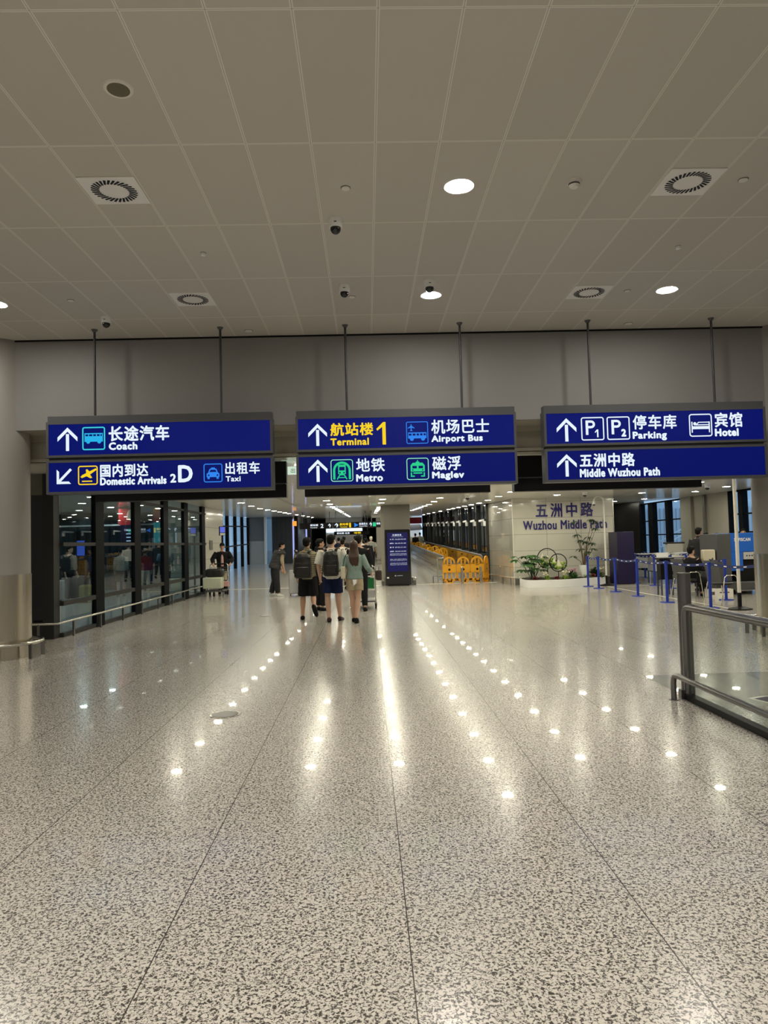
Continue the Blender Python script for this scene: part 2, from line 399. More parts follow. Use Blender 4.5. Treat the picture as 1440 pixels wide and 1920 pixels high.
# left glass wall X = -5.75, Y 13.5 .. 25.4
wn = struct(box('window_3', 'glass_dim', -5.756, -5.744, 13.5, 25.4, .06, 3.04))
for a in (15.09, 17.6, 20.1, 22.35, 24.75):
    G().box(-5.80,-5.70,a,a+.47,.0,3.04).obj('mullion', 'mull', wn, smooth=False)
for z, h in ((1.74,.07),(.63,.09),(2.80,.06),(.04,.08)):
    G().box(-5.79,-5.705,13.5,25.4,z-h/2,z+h/2).obj('window_frame', 'frame', wn, smooth=False)
struct(box('trim_11', 'frame', -5.98, -5.78, 13.25, 13.5, 0, 3.05)); struct(box('door_1', 'blackgloss', -7.6, -5.98, 13.3, 13.4, 0, 2.66))
struct(box('wall_left', 'wallgrey', -10, -5.98, 13.3, 13.5, 2.66, 3.05)); struct(box('wall_left', 'bulk', -10, -7.6, 13.3, 13.5, 0, 2.66))
struct(box('wall_left', 'stone', -5.95, -5.75, 25.4, 28.5, 0, 3.1)); struct(box('wall_left', 'stone', -7.9, -5.75, 28.5, 28.6, 0, 3.1))
wn = struct(box('window_4', 'glass_day', -7.906, -7.894, 28.6, 47.5, .3, 3.5))
for k in range(8):
    a = 30.6 + 2.4*k; G().box(-7.97,-7.83,a,a+.38,0,3.52).obj('mullion', 'mull', wn, smooth=False)
for z in (1.35, 2.5): G().add([(-7.8,28.6,z),(-7.8,47.5,z+.4),(-7.8,47.5,z+.47),(-7.8,28.6,z+.07)], [(0,1,2,3)]).obj('window_frame', 'frame', wn, smooth=False)
struct(box('wall_far', 'wallbeige', -8.0, -6.75, 47.5, 47.7, 0, 1.95)); struct(box('wall_far', 'wallgrey', -8.0, -6.75, 47.5, 47.7, 1.95, 3.6))
struct(box('trim_12', 'offwhite', -6.82, -6.68, 47.4, 47.5, 0, 3.6))
struct(box('window_5', 'glass_dark', -6.68, -6.3, 47.55, 47.6, .3, 3.55))
struct(box('wall_far', 'walldark', -6.3, -5.0, 47.4, 47.6, 0, 3.6))
struct(box('wall_far', 'walldark', -5.05, -4.95, 47.6, 78, 0, 4.4))
struct(box('wall_far', 'wallgrey', -5, 5, 78, 78.2, 0, 5)); struct(box('wall_center', 'wallbeige', 1.0, 1.3, 48, 78, 0, 4.5))
# outside the windows: pale facade with louvres
fc = thing('building_facade', 'pale louvred building facade seen outside the far right windows', 'building', (13, 52, 0))
G().box(0,40,0,.3,-1,7).obj('wall', 'facade', fc, smooth=False)
gg = G()
for k in range(110): gg.box(.3*k,.3*k+.09,-.15,0,.0,3.6)
gg.obj('louvre_panel', 'silver', fc, smooth=False)
sr = thing('stair_railing', 'white sloping stair railing seen outside the far right windows', 'railing', (13.6, 32.0, 0))
for dz in (0, .28): G().tube([(-.3,0,1.05+dz),(1.4,0,1.95+dz)], .03, 8).obj('rail', 'white', sr)
for q in range(4): G().box(-.2+.5*q,-.16+.5*q,-.02,.02,0,1.1+.26*q).obj('post', 'silver', sr, smooth=False)

# ------------------------------------------------------------------ columns
def round_column(x, y, r, lab, ringlab):
    t = thing('round_column', lab, 'column', (x, y, 0))
    G().cyl(0,0,1.26,ZC,r,48).obj('shaft', 'column', t); G().cyl(0,0,0,1.26,r+.012,48).obj('steel_base', 'colsteel', t); G().cyl(0,0,1.255,1.275,r+.016,48).obj('steel_rim', 'steel', t)
    k = thing('bumper_ring', ringlab, 'bumper rail', (x, y, 0))
    pts = [((r+.16)*math.cos(a), (r+.16)*math.sin(a), .235) for a in [2*PI*i/48 for i in range(49)]]
    G().tube(pts, .028, 10, False).obj('ring', 'steel', k)
    for i in range(8):
        a = 2*PI*i/8 - .35; G().box(-.012,.012,-.03,.03,0,.225).obj('post', 'darksteel', k, loc=((r+.16)*math.cos(a), (r+.16)*math.sin(a), 0), rz=a+PI/2, smooth=False)
round_column(-5.66, 11.12, .42, 'round beige column with brushed steel base at the left edge', 'low steel bumper ring around the left column')
round_column(6.62, 11.15, .42, 'round beige column behind the glass railing at the right edge', 'low steel bumper ring around the right column')
t = thing('wall_notice', 'small square pictogram notice on the right column', 'sign', (6.42, 10.765, 2.03))
G().box(-.05,.05,0,.01,-.075,.075).obj('plate', 'offwhite', t); G().box(-.035,.035,-.003,0,-.05,.05).obj('pictogram', 'darkgrey', t)

# ------------------------------------------------------------------ ceiling fittings
def downlight(mk, r, label, group, loc, cat='ceiling light'):
    t = thing('ceiling_light', label, cat, loc, group=group)
    n = 28; g = G()
    for i in range(n):
        a, b = 2*PI*i/n, 2*PI*(i+1)/n
        for p, q in (((r, -.004), (r*1.16, -.010)), ((r*1.16, -.010), (r*1.18, 0))):
            g.add([(p[0]*math.cos(a),p[0]*math.sin(a),p[1]),(p[0]*math.cos(b),p[0]*math.sin(b),p[1]),(q[0]*math.cos(b),q[0]*math.sin(b),q[1]),(q[0]*math.cos(a),q[0]*math.sin(a),q[1])], [(0,1,2,3)])
    g.obj('trim_ring', 'white', t)
    G().add([(r*math.cos(-2*PI*i/n), r*math.sin(-2*PI*i/n), -.006) for i in range(n)], [tuple(range(n))]).obj('diffuser', mk, t, smooth=False)
    return t
hp = [(.925,6.34,'large bright downlight in the hall ceiling, nearest to the camera'),(.925,9.2,'bright hall downlight just behind the rightmost of three dome cameras'),
      (4.05,9.16,'bright downlight in the hall ceiling right of the square air vent'),(-4.76,9.25,'downlight in the hall ceiling cut by the left picture edge')]
L0 = None
for x, y, lab in hp:
    if L0 is None: L0 = downlight('lamp_h', .118, lab, None, (x, y, ZC))
    else: dup(L0, (x, y, ZC), label=lab)
for y in (3.47, .6, -2.3, -5.2):
    for x in (-4.76, -1.92, .925, 4.05, 7.0): dup(L0, (x, y, ZC), label='round downlight in the hall ceiling over the camera, outside the frame', group='hall downlights out of view')
for y in (6.34,): 
    for x in (-7.6, 7.1): dup(L0, (x, y, ZC), label='round downlight in the hall ceiling over the camera, outside the frame', group='hall downlights out of view')
cols = [(-4.1,'corridor downlights in the left line beside the glass wall'),(-1.3,'corridor downlights in the line above the walking group'),(.55,'corridor downlights in the line above the information board'),
        (2.45,'corridor downlights in the line above the moving walkway'),(4.4,'corridor downlights in the line left of the stone wall'),(6.35,'corridor downlights in the line above the planter'),
        (9.2,'downlights in the line above the screening area'),(11.0,'downlights in the line along the right windows')]
LC = None
ORD = 'first second third fourth fifth sixth seventh eighth ninth tenth eleventh twelfth thirteenth fourteenth fifteenth sixteenth seventeenth eighteenth nineteenth twentieth twenty-first twenty-second'.split()
for x, grp in cols:
    for k in range(22):
        y = 13.1 + 2.06*k
        if x > 4.42 and y > 25: continue
        if k > 11 and k % 2: continue
        if 0 < x < 1 and 25.5 < y < 28.5: continue
        lab = '%s lit downlight from the near end, in the line %s' % (ORD[k], grp.replace('corridor downlights in the line ','').replace('corridor downlights in the ','').replace('downlights in the line ',''))
        if LC is None: LC = downlight('lamp_c', .105, lab, grp, (x, y, cz(y)))
        else: dup(LC, (x, y, cz(y)), label=lab, group=grp)
for x, y in ((10.9,27.5),(11.4,34),(10.6,30),(10.5,32.2)): dup(LC, (x, y, cz(y)), label='lit round downlight in the recess behind the stone wall', group='downlights in the far right recess')
for x in (-8.6, -12):
    for k in range(6): dup(LC, (x, 14.5+2.4*k, CC), label='lit round downlight seen through the left glass wall', group='downlights beyond the left glass wall')
def vent(loc, lab):
    t = thing('ceiling_vent', lab, 'air vent', loc)
    g = G().box(-.252,.252,-.24,.24,-.012,0); g.obj('plate', 'vent_white', t, bevel=.003)
    s_ = G()
    for k in range(30):
        a = 2*PI*k/30; d = Vector((math.cos(a), math.sin(a), 0)); q = Vector((math.cos(a+.55), math.sin(a+.55), 0)); n = Vector((-q.y, q.x, 0))*.0095
        c0 = d*.128; c1 = c0 + q*.078
        s_.add([c0-n+Vector((0,0,-.0135)), c0+n+Vector((0,0,-.0135)), c1+n*1.2+Vector((0,0,-.0135)), c1-n*1.2+Vector((0,0,-.0135))], [(0,3,2,1)])
    s_.obj('slots', 'black', t, smooth=False)
vent((-2.20,6.335,ZC), 'square swirl air vent at the near left of the hall ceiling'); vent((-2.19,9.19,ZC), 'square swirl air vent at the far left of the hall ceiling')
vent((3.035,6.325,ZC), 'square swirl air vent at the near right of the hall ceiling'); vent((3.02,9.19,ZC), 'square swirl air vent at the far right of the hall ceiling')
def domecam(loc, lab, s=1, group=None):
    t = thing('dome_camera', lab, 'security camera', loc, group=group)
    G().cyl(0,0,-.085*s,0,.066*s,24,.075*s).obj('housing', 'white', t); g = G(); g.ell((0,0,-.088*s), .055*s,.055*s,.06*s); g.obj('dome', 'blackgloss', t)
    G().box(-.012*s,.012*s,-.072*s,-.066*s,-.05*s,-.042*s).obj('badge', 'black', t)
domecam((-.235,6.99,ZC), 'largest of the dome cameras, nearest in the middle of the ceiling'); domecam((-.205,8.82,ZC), 'dome camera behind the nearest one, beside a small ceiling disc')
domecam((.86,8.70,ZC), 'dome camera directly in front of a lit downlight'); domecam((-3.56,9.87,ZC), 'dome camera at the left above the coach sign')
domecam((-1.27,13.2,CC), 'dark dome camera between the left and centre hanging signs', .8)
domecam((9.9,20.3,CC), 'dome camera under the corridor ceiling right of the black sign backs', 1.1)
domecam((3.2,22.3,CC), 'white dome camera above the moving walkway entrance', 1.1)
domecam((7.0,22.5,CC), 'dome camera next to a downlight above the stone wall lettering', 1)
def disc(loc, r, h, lab, m='white', grp=None, name='ceiling_sensor', cat='sensor'):
    t = thing(name, lab, cat, loc, group=grp); G().cyl(0,0,-h,0,r*.92,24,r).obj('disc', m, t); G().cyl(0,0,-.004,-.001,r*1.1,24).obj('shadow_gap', 'darkgrey', t)
disc((-.113,6.35,ZC), .042, .012, 'flat white ceiling disc ahead of the largest dome camera', 'offwhite'); disc((-.115,9.21,ZC), .042, .012, 'flat ceiling disc just right of the second dome camera', 'offwhite')
disc((3.54,6.30,ZC), .042, .012, 'flat ceiling disc right of the near right vent', 'offwhite'); disc((3.524,9.17,ZC), .04, .010, 'flat ceiling disc right of the far right vent', 'offwhite')
disc((-3.754,9.16,ZC), .04, .010, 'flat ceiling disc left above the coach sign', 'offwhite'); disc((-1.70,10.6,ZC), .06, .012, 'shallow ceiling disc beside the second hanger rod', 'offwhite')
disc((4.07,10.6,ZC), .06, .012, 'shallow ceiling disc beside the fifth hanger rod', 'offwhite')
disc((-1.724,7.74,ZC), .028, .03, 'small white call point on the ceiling left of centre', 'white'); disc((3.584,7.77,ZC), .028, .03, 'small white call point on the ceiling at the right', 'white')
t = thing('smoke_detector', 'round smoke detector on the hall ceiling right of the nearest downlight', 'smoke detector', (1.97,6.29,ZC))
G().cyl(0,0,-.025,0,.062,28,.066).obj('base', 'offwhite', t); G().cyl(0,0,-.04,-.028,.052,28).obj('grille', 'darkgrey', t); G().cyl(0,0,-.062,-.04,.03,28,.05).obj('cap', 'offwhite', t)
t = thing('ceiling_speaker', 'round ceiling speaker with dark grille at the upper left', 'speaker', (-1.67,4.91,ZC))
G().cyl(0,0,-.010,0,.098,36,.105).obj('rim', 'offwhite', t); G().cyl(0,0,-.012,-.009,.078,36).obj('grille', mat('speaker_grille', (.16,.145,.09), .7), t)
# curved dark channels in the corridor ceiling
for pts, lab in (([(-2.7,19.5),(-2.65,22),(-2.58,25.4),(-2.5,28)], 'curved dark channel in the corridor ceiling left of centre'), ([(1.06,20.5),(1.03,22.5),(1.0,24.8)], 'short dark channel in the corridor ceiling before the column'),
                 ([(-2.45,29.5),(-2.2,33),(-1.9,37.5),(-1.5,43)], 'long curved dark channel in the far corridor ceiling')):
    g = G()
    for (x0,y0),(x1,y1) in zip(pts, pts[1:]): g.add([(x0-.07,y0,cz(y0)-.006),(x0+.07,y0,cz(y0)-.006),(x1+.07,y1,cz(y1)-.006),(x1-.07,y1,cz(y1)-.006)], [(0,3,2,1)])
    tag(g.obj('ceiling_channel', 'soffit', smooth=False), lab, 'ceiling channel')
t = thing('exit_sign', 'white lit exit sign hanging between the left and centre signs', 'sign', (-1.28,12.7,2.87))
G().box(-.22,.22,0,.04,0,.145).obj('box', emis('exit_lit', (.75,.95,.75), .8), t); text('出口', 'darkgrey', -.05,.03,.12,.115,-.001,t,'lettering',.0)

# ------------------------------------------------------------------ the three hanging signs
FY = 10.325
def rring(g, x0, z0, x1, z1, r, t_, y, n=5):
    def rr(x0,z0,x1,z1,r):
        o = []
        for cx, cz_, a0 in ((x1-r,z1-r,0),(x0+r,z1-r,90),(x0+r,z0+r,180),(x1-r,z0+r,270)):
            for k in range(n+1):
                a = math.radians(a0+90*k/n); o.append((cx+r*math.cos(a), cz_+r*math.sin(a)))
        return o
    A = rr(x0,z0,x1,z1,r); B = rr(x0+t_,z0+t_,x1-t_,z1-t_,max(.001,r-t_)); k = len(A)
    g.add([(x,y,z) for x,z in A]+[(x,y,z) for x,z in B], [(i,(i+1) % k,k+(i+1) % k,k+i) for i in range(k)])
    return g
def flat(g, pts, y): g.add([(x,y,z) for x,z in pts], [tuple(range(len(pts)))]); return g
def circ(g, cx, cz_, r, y, n=18, rz_=None): return flat(g, [(cx+r*math.cos(2*PI*i/n), cz_+(rz_ or r)*math.sin(2*PI*i/n)) for i in range(n)], y)
class Pic:
    def __init__(s, x0,z0,x1,z1,y): s.g = G(); s.b = (x0,z0,x1,z1); s.y = y
    def q(s, u, v): x0,z0,x1,z1 = s.b; return (x0+(x1-x0)*u, z0+(z1-z0)*v)
    def p(s, *pts): flat(s.g, [s.q(u,v) for u,v in pts], s.y); return s
    def r(s, u0,v0,u1,v1): return s.p((u0,v0),(u1,v0),(u1,v1),(u0,v1))
    def c(s, u, v, r): x,z = s.q(u,v); circ(s.g, x, z, r*(s.b[2]-s.b[0]), s.y); return s
    def frame(s, r=.1, t=.055): w = s.b[2]-s.b[0]; rring(s.g, *s.b, r*w, t*w, s.y); return s
    def line(s, a, b, t):
        a = Vector(s.q(*a)); b = Vector(s.q(*b)); d = (b-a).normalized(); n = Vector((-d.y,d.x))*t*(s.b[2]-s.b[0])/2
        flat(s.g, [tuple(a-n),tuple(b-n),tuple(b+n),tuple(a+n)], s.y); return s
    def arc(s, u, v, r0, r1, a0, a1, n=16):
        w = s.b[2]-s.b[0]; x,z = s.q(u,v)
        for k in range(n):
            a = math.radians(a0+(a1-a0)*k/n); b = math.radians(a0+(a1-a0)*(k+1)/n)
            flat(s.g, [(x+r0*w*math.cos(a),z+r0*w*math.sin(a)),(x+r1*w*math.cos(a),z+r1*w*math.sin(a)),(x+r1*w*math.cos(b),z+r1*w*math.sin(b)),(x+r0*w*math.cos(b),z+r0*w*math.sin(b))], s.y)
        return s
    def done(s, m, par, name='pictogram'): return s.g.obj(name, m, par, smooth=False)
Y1 = FY-.004
def arrowU(b, par): Pic(*b, Y1).p((.42,0),(.58,0),(.58,.72),(.42,.72)).p((.5,1),(.42,.93),(0,.58),(0,.40),(.5,.82)).p((.5,1),(.5,.82),(1,.40),(1,.58)).done('lw', par, 'arrow')
def arrowDL(b, par): Pic(*b, Y1).p((0,0),(.16,.16),(.16,.80),(0,.95)).p((0,0),(.95,0),(.80,.16),(.16,.16)).line((.06,.06),(.95,.96),.17).done('lw', par, 'arrow')
def sign(x0, x1, lab):
    t = thing('hanging_sign', lab, 'sign', (0,0,0)); y0 = FY+.003; y1 = 10.52
    G().box(x0+.01,x1-.01,y0+.02,y1-.02,3.475,3.565).obj('header', 'signgrey', t, bevel=.004)
    for k, (z0, z1, m) in enumerate(((2.955,3.475,'signblue'),(2.425,2.918,'signblue2'))):
        g = G(); d = .036
        g.box(x0,x0+d,y0-.012,y1,z0,z1).box(x1-d,x1,y0-.012,y1,z0,z1).box(x0+d,x1-d,y0-.012,y1,z0,z0+d).box(x0+d,x1-d,y0-.012,y1,z1-d,z1).box(x0+d,x1-d,y1-.02,y1,z0+d,z1-d)
        g.obj('housing', 'signgrey', t, smooth=False)
        G().box(x0+d,x1-d,y0,y0+.02,z0+d,z1-d).obj('lit_face', m, t, smooth=False)
    G().box(x0+.03,x1-.03,y0+.02,y1-.02,2.918,2.955).obj('joint', 'signgap', t, smooth=False)
    return t
def hangers(t, xs):
    for x in xs: 
        h = G().cyl(x,10.42,3.565,ZC,.017,14); h.obj('hanger_rod', 'rod', t); G().cyl(x,10.42,ZC-.035,ZC,.024,16,.048).obj('ceiling_flange', 'darkgrey', t)
s1 = sign(-4.60,-1.335, 'leftmost blue hanging sign reading Coach, Domestic Arrivals 2D and Taxi'); hangers(s1, (-3.93,-2.09))
arrowU((-4.436,3.052,-4.151,3.394), s1)
p = Pic(-4.082,3.057,-3.753,3.394,Y1).frame(); p.done('lcy', s1)
Pic(-4.082,3.057,-3.753,3.394,Y1-.001).r(.1,.42,.9,.60).r(.1,.36,.9,.44).r(.1,.68,.9,.73).r(.1,.58,.14,.70).r(.86,.58,.9,.70).r(.26,.58,.30,.70).r(.44,.58,.48,.70).r(.60,.58,.64,.70).r(.76,.58,.80,.7).c(.26,.36,.085).c(.74,.36,.085).done('lc', s1, 'bus_symbol')
text('长途汽车', 'lw', -3.703,3.175,-2.83,3.400,FY, s1, bold=.028); text('Coach', 'lw', -3.703,3.05,-3.291,3.163,FY, s1, bold=.06)
arrowDL((-4.452,2.574,-4.236,2.795), s1)
Pic(-4.147,2.553,-3.864,2.831,Y1).frame(.12,.06).r(.2,.16,.72,.22).p((.12,.42),(.2,.36),(.55,.50),(.95,.78),(.90,.86),(.62,.72),(.22,.52)).p((.42,.46),(.62,.34),(.72,.37),(.58,.58)).p((.42,.58),(.40,.80),(.47,.82),(.60,.68)).done('ly', s1)
text('国内到达', 'lw', -3.831,2.657,-3.139,2.846,FY, s1, bold=.028); text('Domestic Arrivals', 'lw', -3.832,2.540,-2.878,2.655,FY, s1, bold=.06)
text('2', 'lw', -2.826,2.556,-2.739,2.685,FY, s1, bold=.05); text('D', 'lw', -2.712,2.557,-2.5,2.808,FY, s1, bold=.045)
Pic(-2.343,2.547,-2.071,2.819,Y1).frame(.12,.05).p((.16,.28),(.84,.28),(.84,.46),(.72,.54),(.28,.54),(.16,.46)).p((.24,.52),(.76,.52),(.68,.72),(.60,.74),(.60,.79),(.40,.79),(.40,.74),(.32,.72)).r(.2,.18,.32,.3).r(.68,.18,.80,.3).done('lb', s1)
Pic(-2.343,2.547,-2.071,2.819,Y1-.001).p((.31,.55),(.69,.55),(.63,.67),(.37,.67)).c(.27,.38,.045).c(.73,.38,.045).done('signblue2', s1, 'window_cutout')
text('出租车', 'lw', -2.031,2.656,-1.53,2.836,FY, s1, bold=.02); text('Taxi', 'lw', -2.026,2.552,-1.81,2.631,FY, s1, bold=.045)
s2 = sign(-1.0,2.235, 'centre blue hanging sign reading Terminal 1, Airport Bus, Metro and Maglev'); hangers(s2, (-.245,1.46))
arrowU((-.817,3.042,-.544,3.367), s2); text('航站楼', 'ly', -.495,3.180,.133,3.372,FY, s2, bold=.028); text('Terminal', 'ly', -.497,3.040,.065,3.146,FY, s2, bold=.05)
Pic(.178,3.04,.318,3.371,Y1).p((.62,0),(.98,0),(.98,1),(.74,1),(.62,.86)).p((.0,.70),(.10,.62),(.66,.80),(.74,1),(.62,.96)).done('ly', s2, 'numeral_one')
Pic(.615,3.041,.936,3.367,Y1).frame(.08,.035).r(.08,.24,.92,.36).r(.08,.34,.92,.37).r(.08,.46,.92,.51).r(.08,.34,.11,.5).r(.89,.34,.92,.5).r(.24,.34,.29,.5).r(.42,.34,.47,.5).r(.58,.34,.63,.5).r(.74,.34,.79,.5).c(.25,.22,.09).c(.76,.22,.09).r(.21,.62,.25,.88).p((.08,.68),(.23,.82),(.38,.68),(.38,.73),(.23,.80),(.08,.73)).p((.16,.58),(.23,.65),(.30,.58)).p((.06,.70),(.22,.72),(.24,.84)).p((.22,.84),(.24,.72),(.40,.70)).done('lb', s2)
text('机场巴士', 'lw', .983,3.178,1.836,3.390,FY, s2, bold=.022); text('Airport Bus', 'lw', .98,3.032,1.737,3.158,FY, s2, bold=.05)
arrowU((-.826,2.515,-.549,2.842), s2)
Pic(-.501,2.512,-.176,2.836,Y1).frame(.12,.035).done('lgw', s2, 'pictogram_frame')
Pic(-.501,2.512,-.176,2.836,Y1-.001).arc(.5,.5,.30,.40,0,180).r(.10,.1,.20,.5).r(.80,.1,.90,.5).r(.33,.34,.67,.76).r(.38,.28,.62,.36).line((.40,.30),(.28,.10),.05).line((.60,.30),(.72,.10),.05).r(.36,.16,.64,.20).done('lg', s2)
Pic(-.501,2.512,-.176,2.836,Y1-.002).r(.38,.50,.62,.66).c(.41,.40,.035).c(.59,.40,.035).done('signblue2', s2, 'window_cutout')
text('地铁', 'lw', -.13,2.645,.288,2.846,FY, s2, bold=.022); text('Metro', 'lw', -.134,2.503,.256,2.612,FY, s2, bold=.055)
Pic(.606,2.51,.93,2.832,Y1).frame(.12,.035).done('lgw', s2, 'pictogram_frame')
Pic(.606,2.51,.93,2.832,Y1-.001).p((.18,.38),(.82,.38),(.82,.66),(.72,.78),(.28,.78),(.18,.66)).r(.42,.78,.58,.83).r(.48,.83,.52,.9).r(.18,.14,.24,.34).r(.76,.14,.82,.34).r(.18,.14,.36,.20).r(.64,.14,.82,.20).r(.30,.28,.70,.34).done('lg', s2)
Pic(.606,2.51,.93,2.832,Y1-.002).r(.26,.52,.46,.64).r(.54,.52,.74,.64).c(.28,.45,.03).c(.72,.45,.03).done('signblue2', s2, 'window_cutout')
text('磁浮', 'lw', .982,2.640,1.402,2.848,FY, s2, bold=.022); text('Maglev', 'lw', .975,2.495,1.447,2.625,FY, s2, bold=.055)
s3 = sign(2.645,5.955, 'rightmost blue hanging sign reading Parking, Hotel and Middle Wuzhou Path'); hangers(s3, (3.385,5.255))
arrowU((2.832,3.022,3.124,3.367), s3)
for (a, b, ch) in ((3.195,3.536,'1'),(3.578,3.920,'2')):
    Pic(a,3.03,b,3.375,Y1).frame(.1,.05).r(.20,.24,.31,.86).done('lw', s3)
    Pic(a,3.03,b,3.375,Y1-.001).arc(.44,.69,.07,.17,-90,90).r(.2,.76,.45,.86).r(.2,.52,.45,.62).done('lw', s3, 'letter_p')
    (text('2', 'lw', a+.21,3.075,a+.285,3.19,FY, s3, bold=.07) if ch == '2' else Pic(a+.20,3.075,a+.265,3.19,Y1-.001).r(.5,0,.82,1).p((.5,1),(.05,.72),(.05,.55),(.5,.75)).done('lw', s3, 'numeral_one'))
text('停车库', 'lw', 3.965,3.175,4.619,3.390,FY, s3, bold=.022); text('Parking', 'lw', 3.956,3.006,4.466,3.145,FY, s3, bold=.05)
Pic(4.805,3.049,5.149,3.388,Y1).frame(.12,.05).r(.10,.18,.15,.66).r(.85,.18,.9,.66).r(.12,.33,.88,.46).r(.30,.50,.85,.54).line((.30,.50),(.42,.64),.04).r(.40,.61,.85,.65).c(.25,.57,.07).done('lw', s3)
text('宾馆', 'lw', 5.189,3.180,5.607,3.400,FY, s3, bold=.025); text('Hotel', 'lw', 5.185,3.045,5.542,3.163,FY, s3, bold=.07)
arrowU((2.819,2.505,3.109,2.834), s3); text('五洲中路', 'lw', 3.155,2.635,3.975,2.838,FY, s3, bold=.03); text('Middle Wuzhou Path', 'lw', 3.15,2.486,4.34,2.612,FY, s3, bold=.055)
for x0, x1, lab in ((-4.53,-1.335,'black back of the hanging sign behind the coach sign'),(-1.03,2.12,'black back of the hanging sign behind the terminal sign'),(2.53,5.76,'black back of the hanging sign behind the parking sign')):
    t = thing('hanging_sign', lab, 'sign', (0,12.0,0))
    G().box(x0,x1,0,.2,2.42,2.64).obj('lower_box', 'black', t, smooth=False); G().box(x0,x1,.01,.2,2.66,3.03).obj('upper_box', 'black', t, smooth=False)
    g = G()
    for k in range(1,4): g.box(x0+(x1-x0)*k/4-.008,x0+(x1-x0)*k/4+.008,-.002,.0,2.66,3.03)
    g.box(x0+.02,x1-.02,-.004,.01,2.64,2.66); g.obj('panel_joint', 'signgrey', t, smooth=False)

# ------------------------------------------------------------------ stone wall lettering
t = thing('wall_lettering', 'navy raised wall lettering naming Wuzhou Middle Path in two lines', 'lettering', (0,0,0))
text('五洲中路', 'ink', 5.99,2.355,8.045,2.86,25.0, t, bold=.022, depth=.03, space=1.35); text('Wuzhou Middle Path', 'ink', 5.53,1.925,8.52,2.25,25.0, t, bold=.030, depth=.03)

# ------------------------------------------------------------------ railings
def rail_run(lab, pts, z, step, r=.022, rz_fn=None):
    t = thing('bumper_rail', lab, 'bumper rail', (0,0,0)); G().tube([(x,y,z) for x,y in pts], r, 10).obj('rail', 'steel', t)
    for (x0,y0),(x1,y1) in zip(pts, pts[1:]):
        L = math.hypot(x1-x0,y1-y0); n = max(1, int(L/step))
        for k in range(n):
            f = (k+.5)/n; x = x0+(x1-x0)*f; y = y0+(y1-y0)*f; G().box(x-.018,x+.018,y-.018,y+.018,0,z-.01).obj('post', 'darksteel', t, smooth=False)
rail_run('low steel bumper rail along the foot of the left glass wall', [(-6.3,13.0),(-5.62,13.05),(-5.6,25.3),(-5.6,28.3)], .30, 1.25)
rail_run('low steel bumper rail along the polished side of the stone wall', [(4.72,28.0),(5.0,25.2),(5.08,24.86),(6.1,24.86)], .27, 1.1)
# near right glass railing
t = thing('glass_railing', 'glass railing with thick steel tube in the right foreground', 'railing', (3.08,6.95,0))
G().tube([(0.02,-.02,0),(0.02,-.02,.80),(.02,-.035,.855),(.02,-.07,.888),(.02,-.12,.90),(.02,-4.5,.90)], .038, 16).obj('handrail', 'darksteel', t)
G().cyl(.06,.07,0,1.22,.064,28).obj('end_post', 'darksteel', t); G().cyl(.06,.07,1.22,1.226,.066,28).obj('post_cap', 'steel', t)
G().box(.014,.026,-4.4,-.06,.05,.865).obj('glass_panel', 'glass_thin', t, smooth=False)
G().box(-.02,.06,-4.5,-.0,0,.055).obj('floor_channel', 'black', t, smooth=False); G().box(-.05,-.01,-.02,.05,0,.09).obj('clamp', 'darksteel', t)
t = thing('bumper_rail', 'low steel bumper rail in front of the near glass railing', 'bumper rail', (2.955,6.93,0))
G().tube([(0,0,0),(0,0,.17),(0,-.02,.215),(0,-.06,.24),(0,-.12,.245),(0,-4.5,.245)], .027, 14).obj('rail', 'darksteel', t); G().cyl(0,0,0,.006,.05,20).obj('foot_plate', 'darksteel', t)
for y in (-1.9,-3.8): G().cyl(0,y,0,.23,.02,12).obj('post', 'darksteel', t)
# floor discs, sticker, tape
def fdisc(x, y, r, lab):
    t = thing('floor_cover', lab, 'floor cover', (x,y,0)); G().cyl(0,0,0,.006,r,36).obj('rim', 'steel', t); G().cyl(0,0,.006,.008,r*.86,36).obj('lid', 'darksteel', t)
fdisc(-1.40,6.91,.145, 'round steel cover plate set in the near floor'); fdisc(-2.35,16.45,.15, 'round steel cover plate in the floor left of the walking group')
t = thing('floor_sticker', 'navy floor sticker with white border behind the near glass railing', 'sticker', (3.95,6.65,.004))
pl = [(-.30,.22),(-.12,.30),(.35,.30),(.35,-.30),(-.12,-.28)]
G().add([(x,y,0) for x,y in pl], [tuple(reversed(range(5)))]).obj('border', 'tape', t, smooth=False); G().add([(x*.88+.01,y*.88,.002) for x,y in pl], [tuple(reversed(range(5)))]).obj('field', 'purple', t, smooth=False)
def tape(x0,y0,x1,y1,lab):
    d = Vector((x1-x0,y1-y0,0)).normalized(); n = Vector((-d.y,d.x,0))*.035
    tag(G().add([Vector((x0,y0,.003))-n,Vector((x1,y1,.003))-n,Vector((x1,y1,.003))+n,Vector((x0,y0,.003))+n],[(0,1,2,3)]).obj('floor_tape','tape',smooth=False), lab, 'floor tape')
tape(7.75,22.9,7.75,15.0,'white floor tape running beside the front line of blue posts'); tape(7.75,22.9,12.0,22.9,'white floor tape crossing towards the right windows'); tape(8.6,20.0,11.5,20.0,'white floor tape crossing below the screening tables')
struct(box('trim_13', 'tape', -7.8, 4.9, 26.95, 27.03, 0, .008))

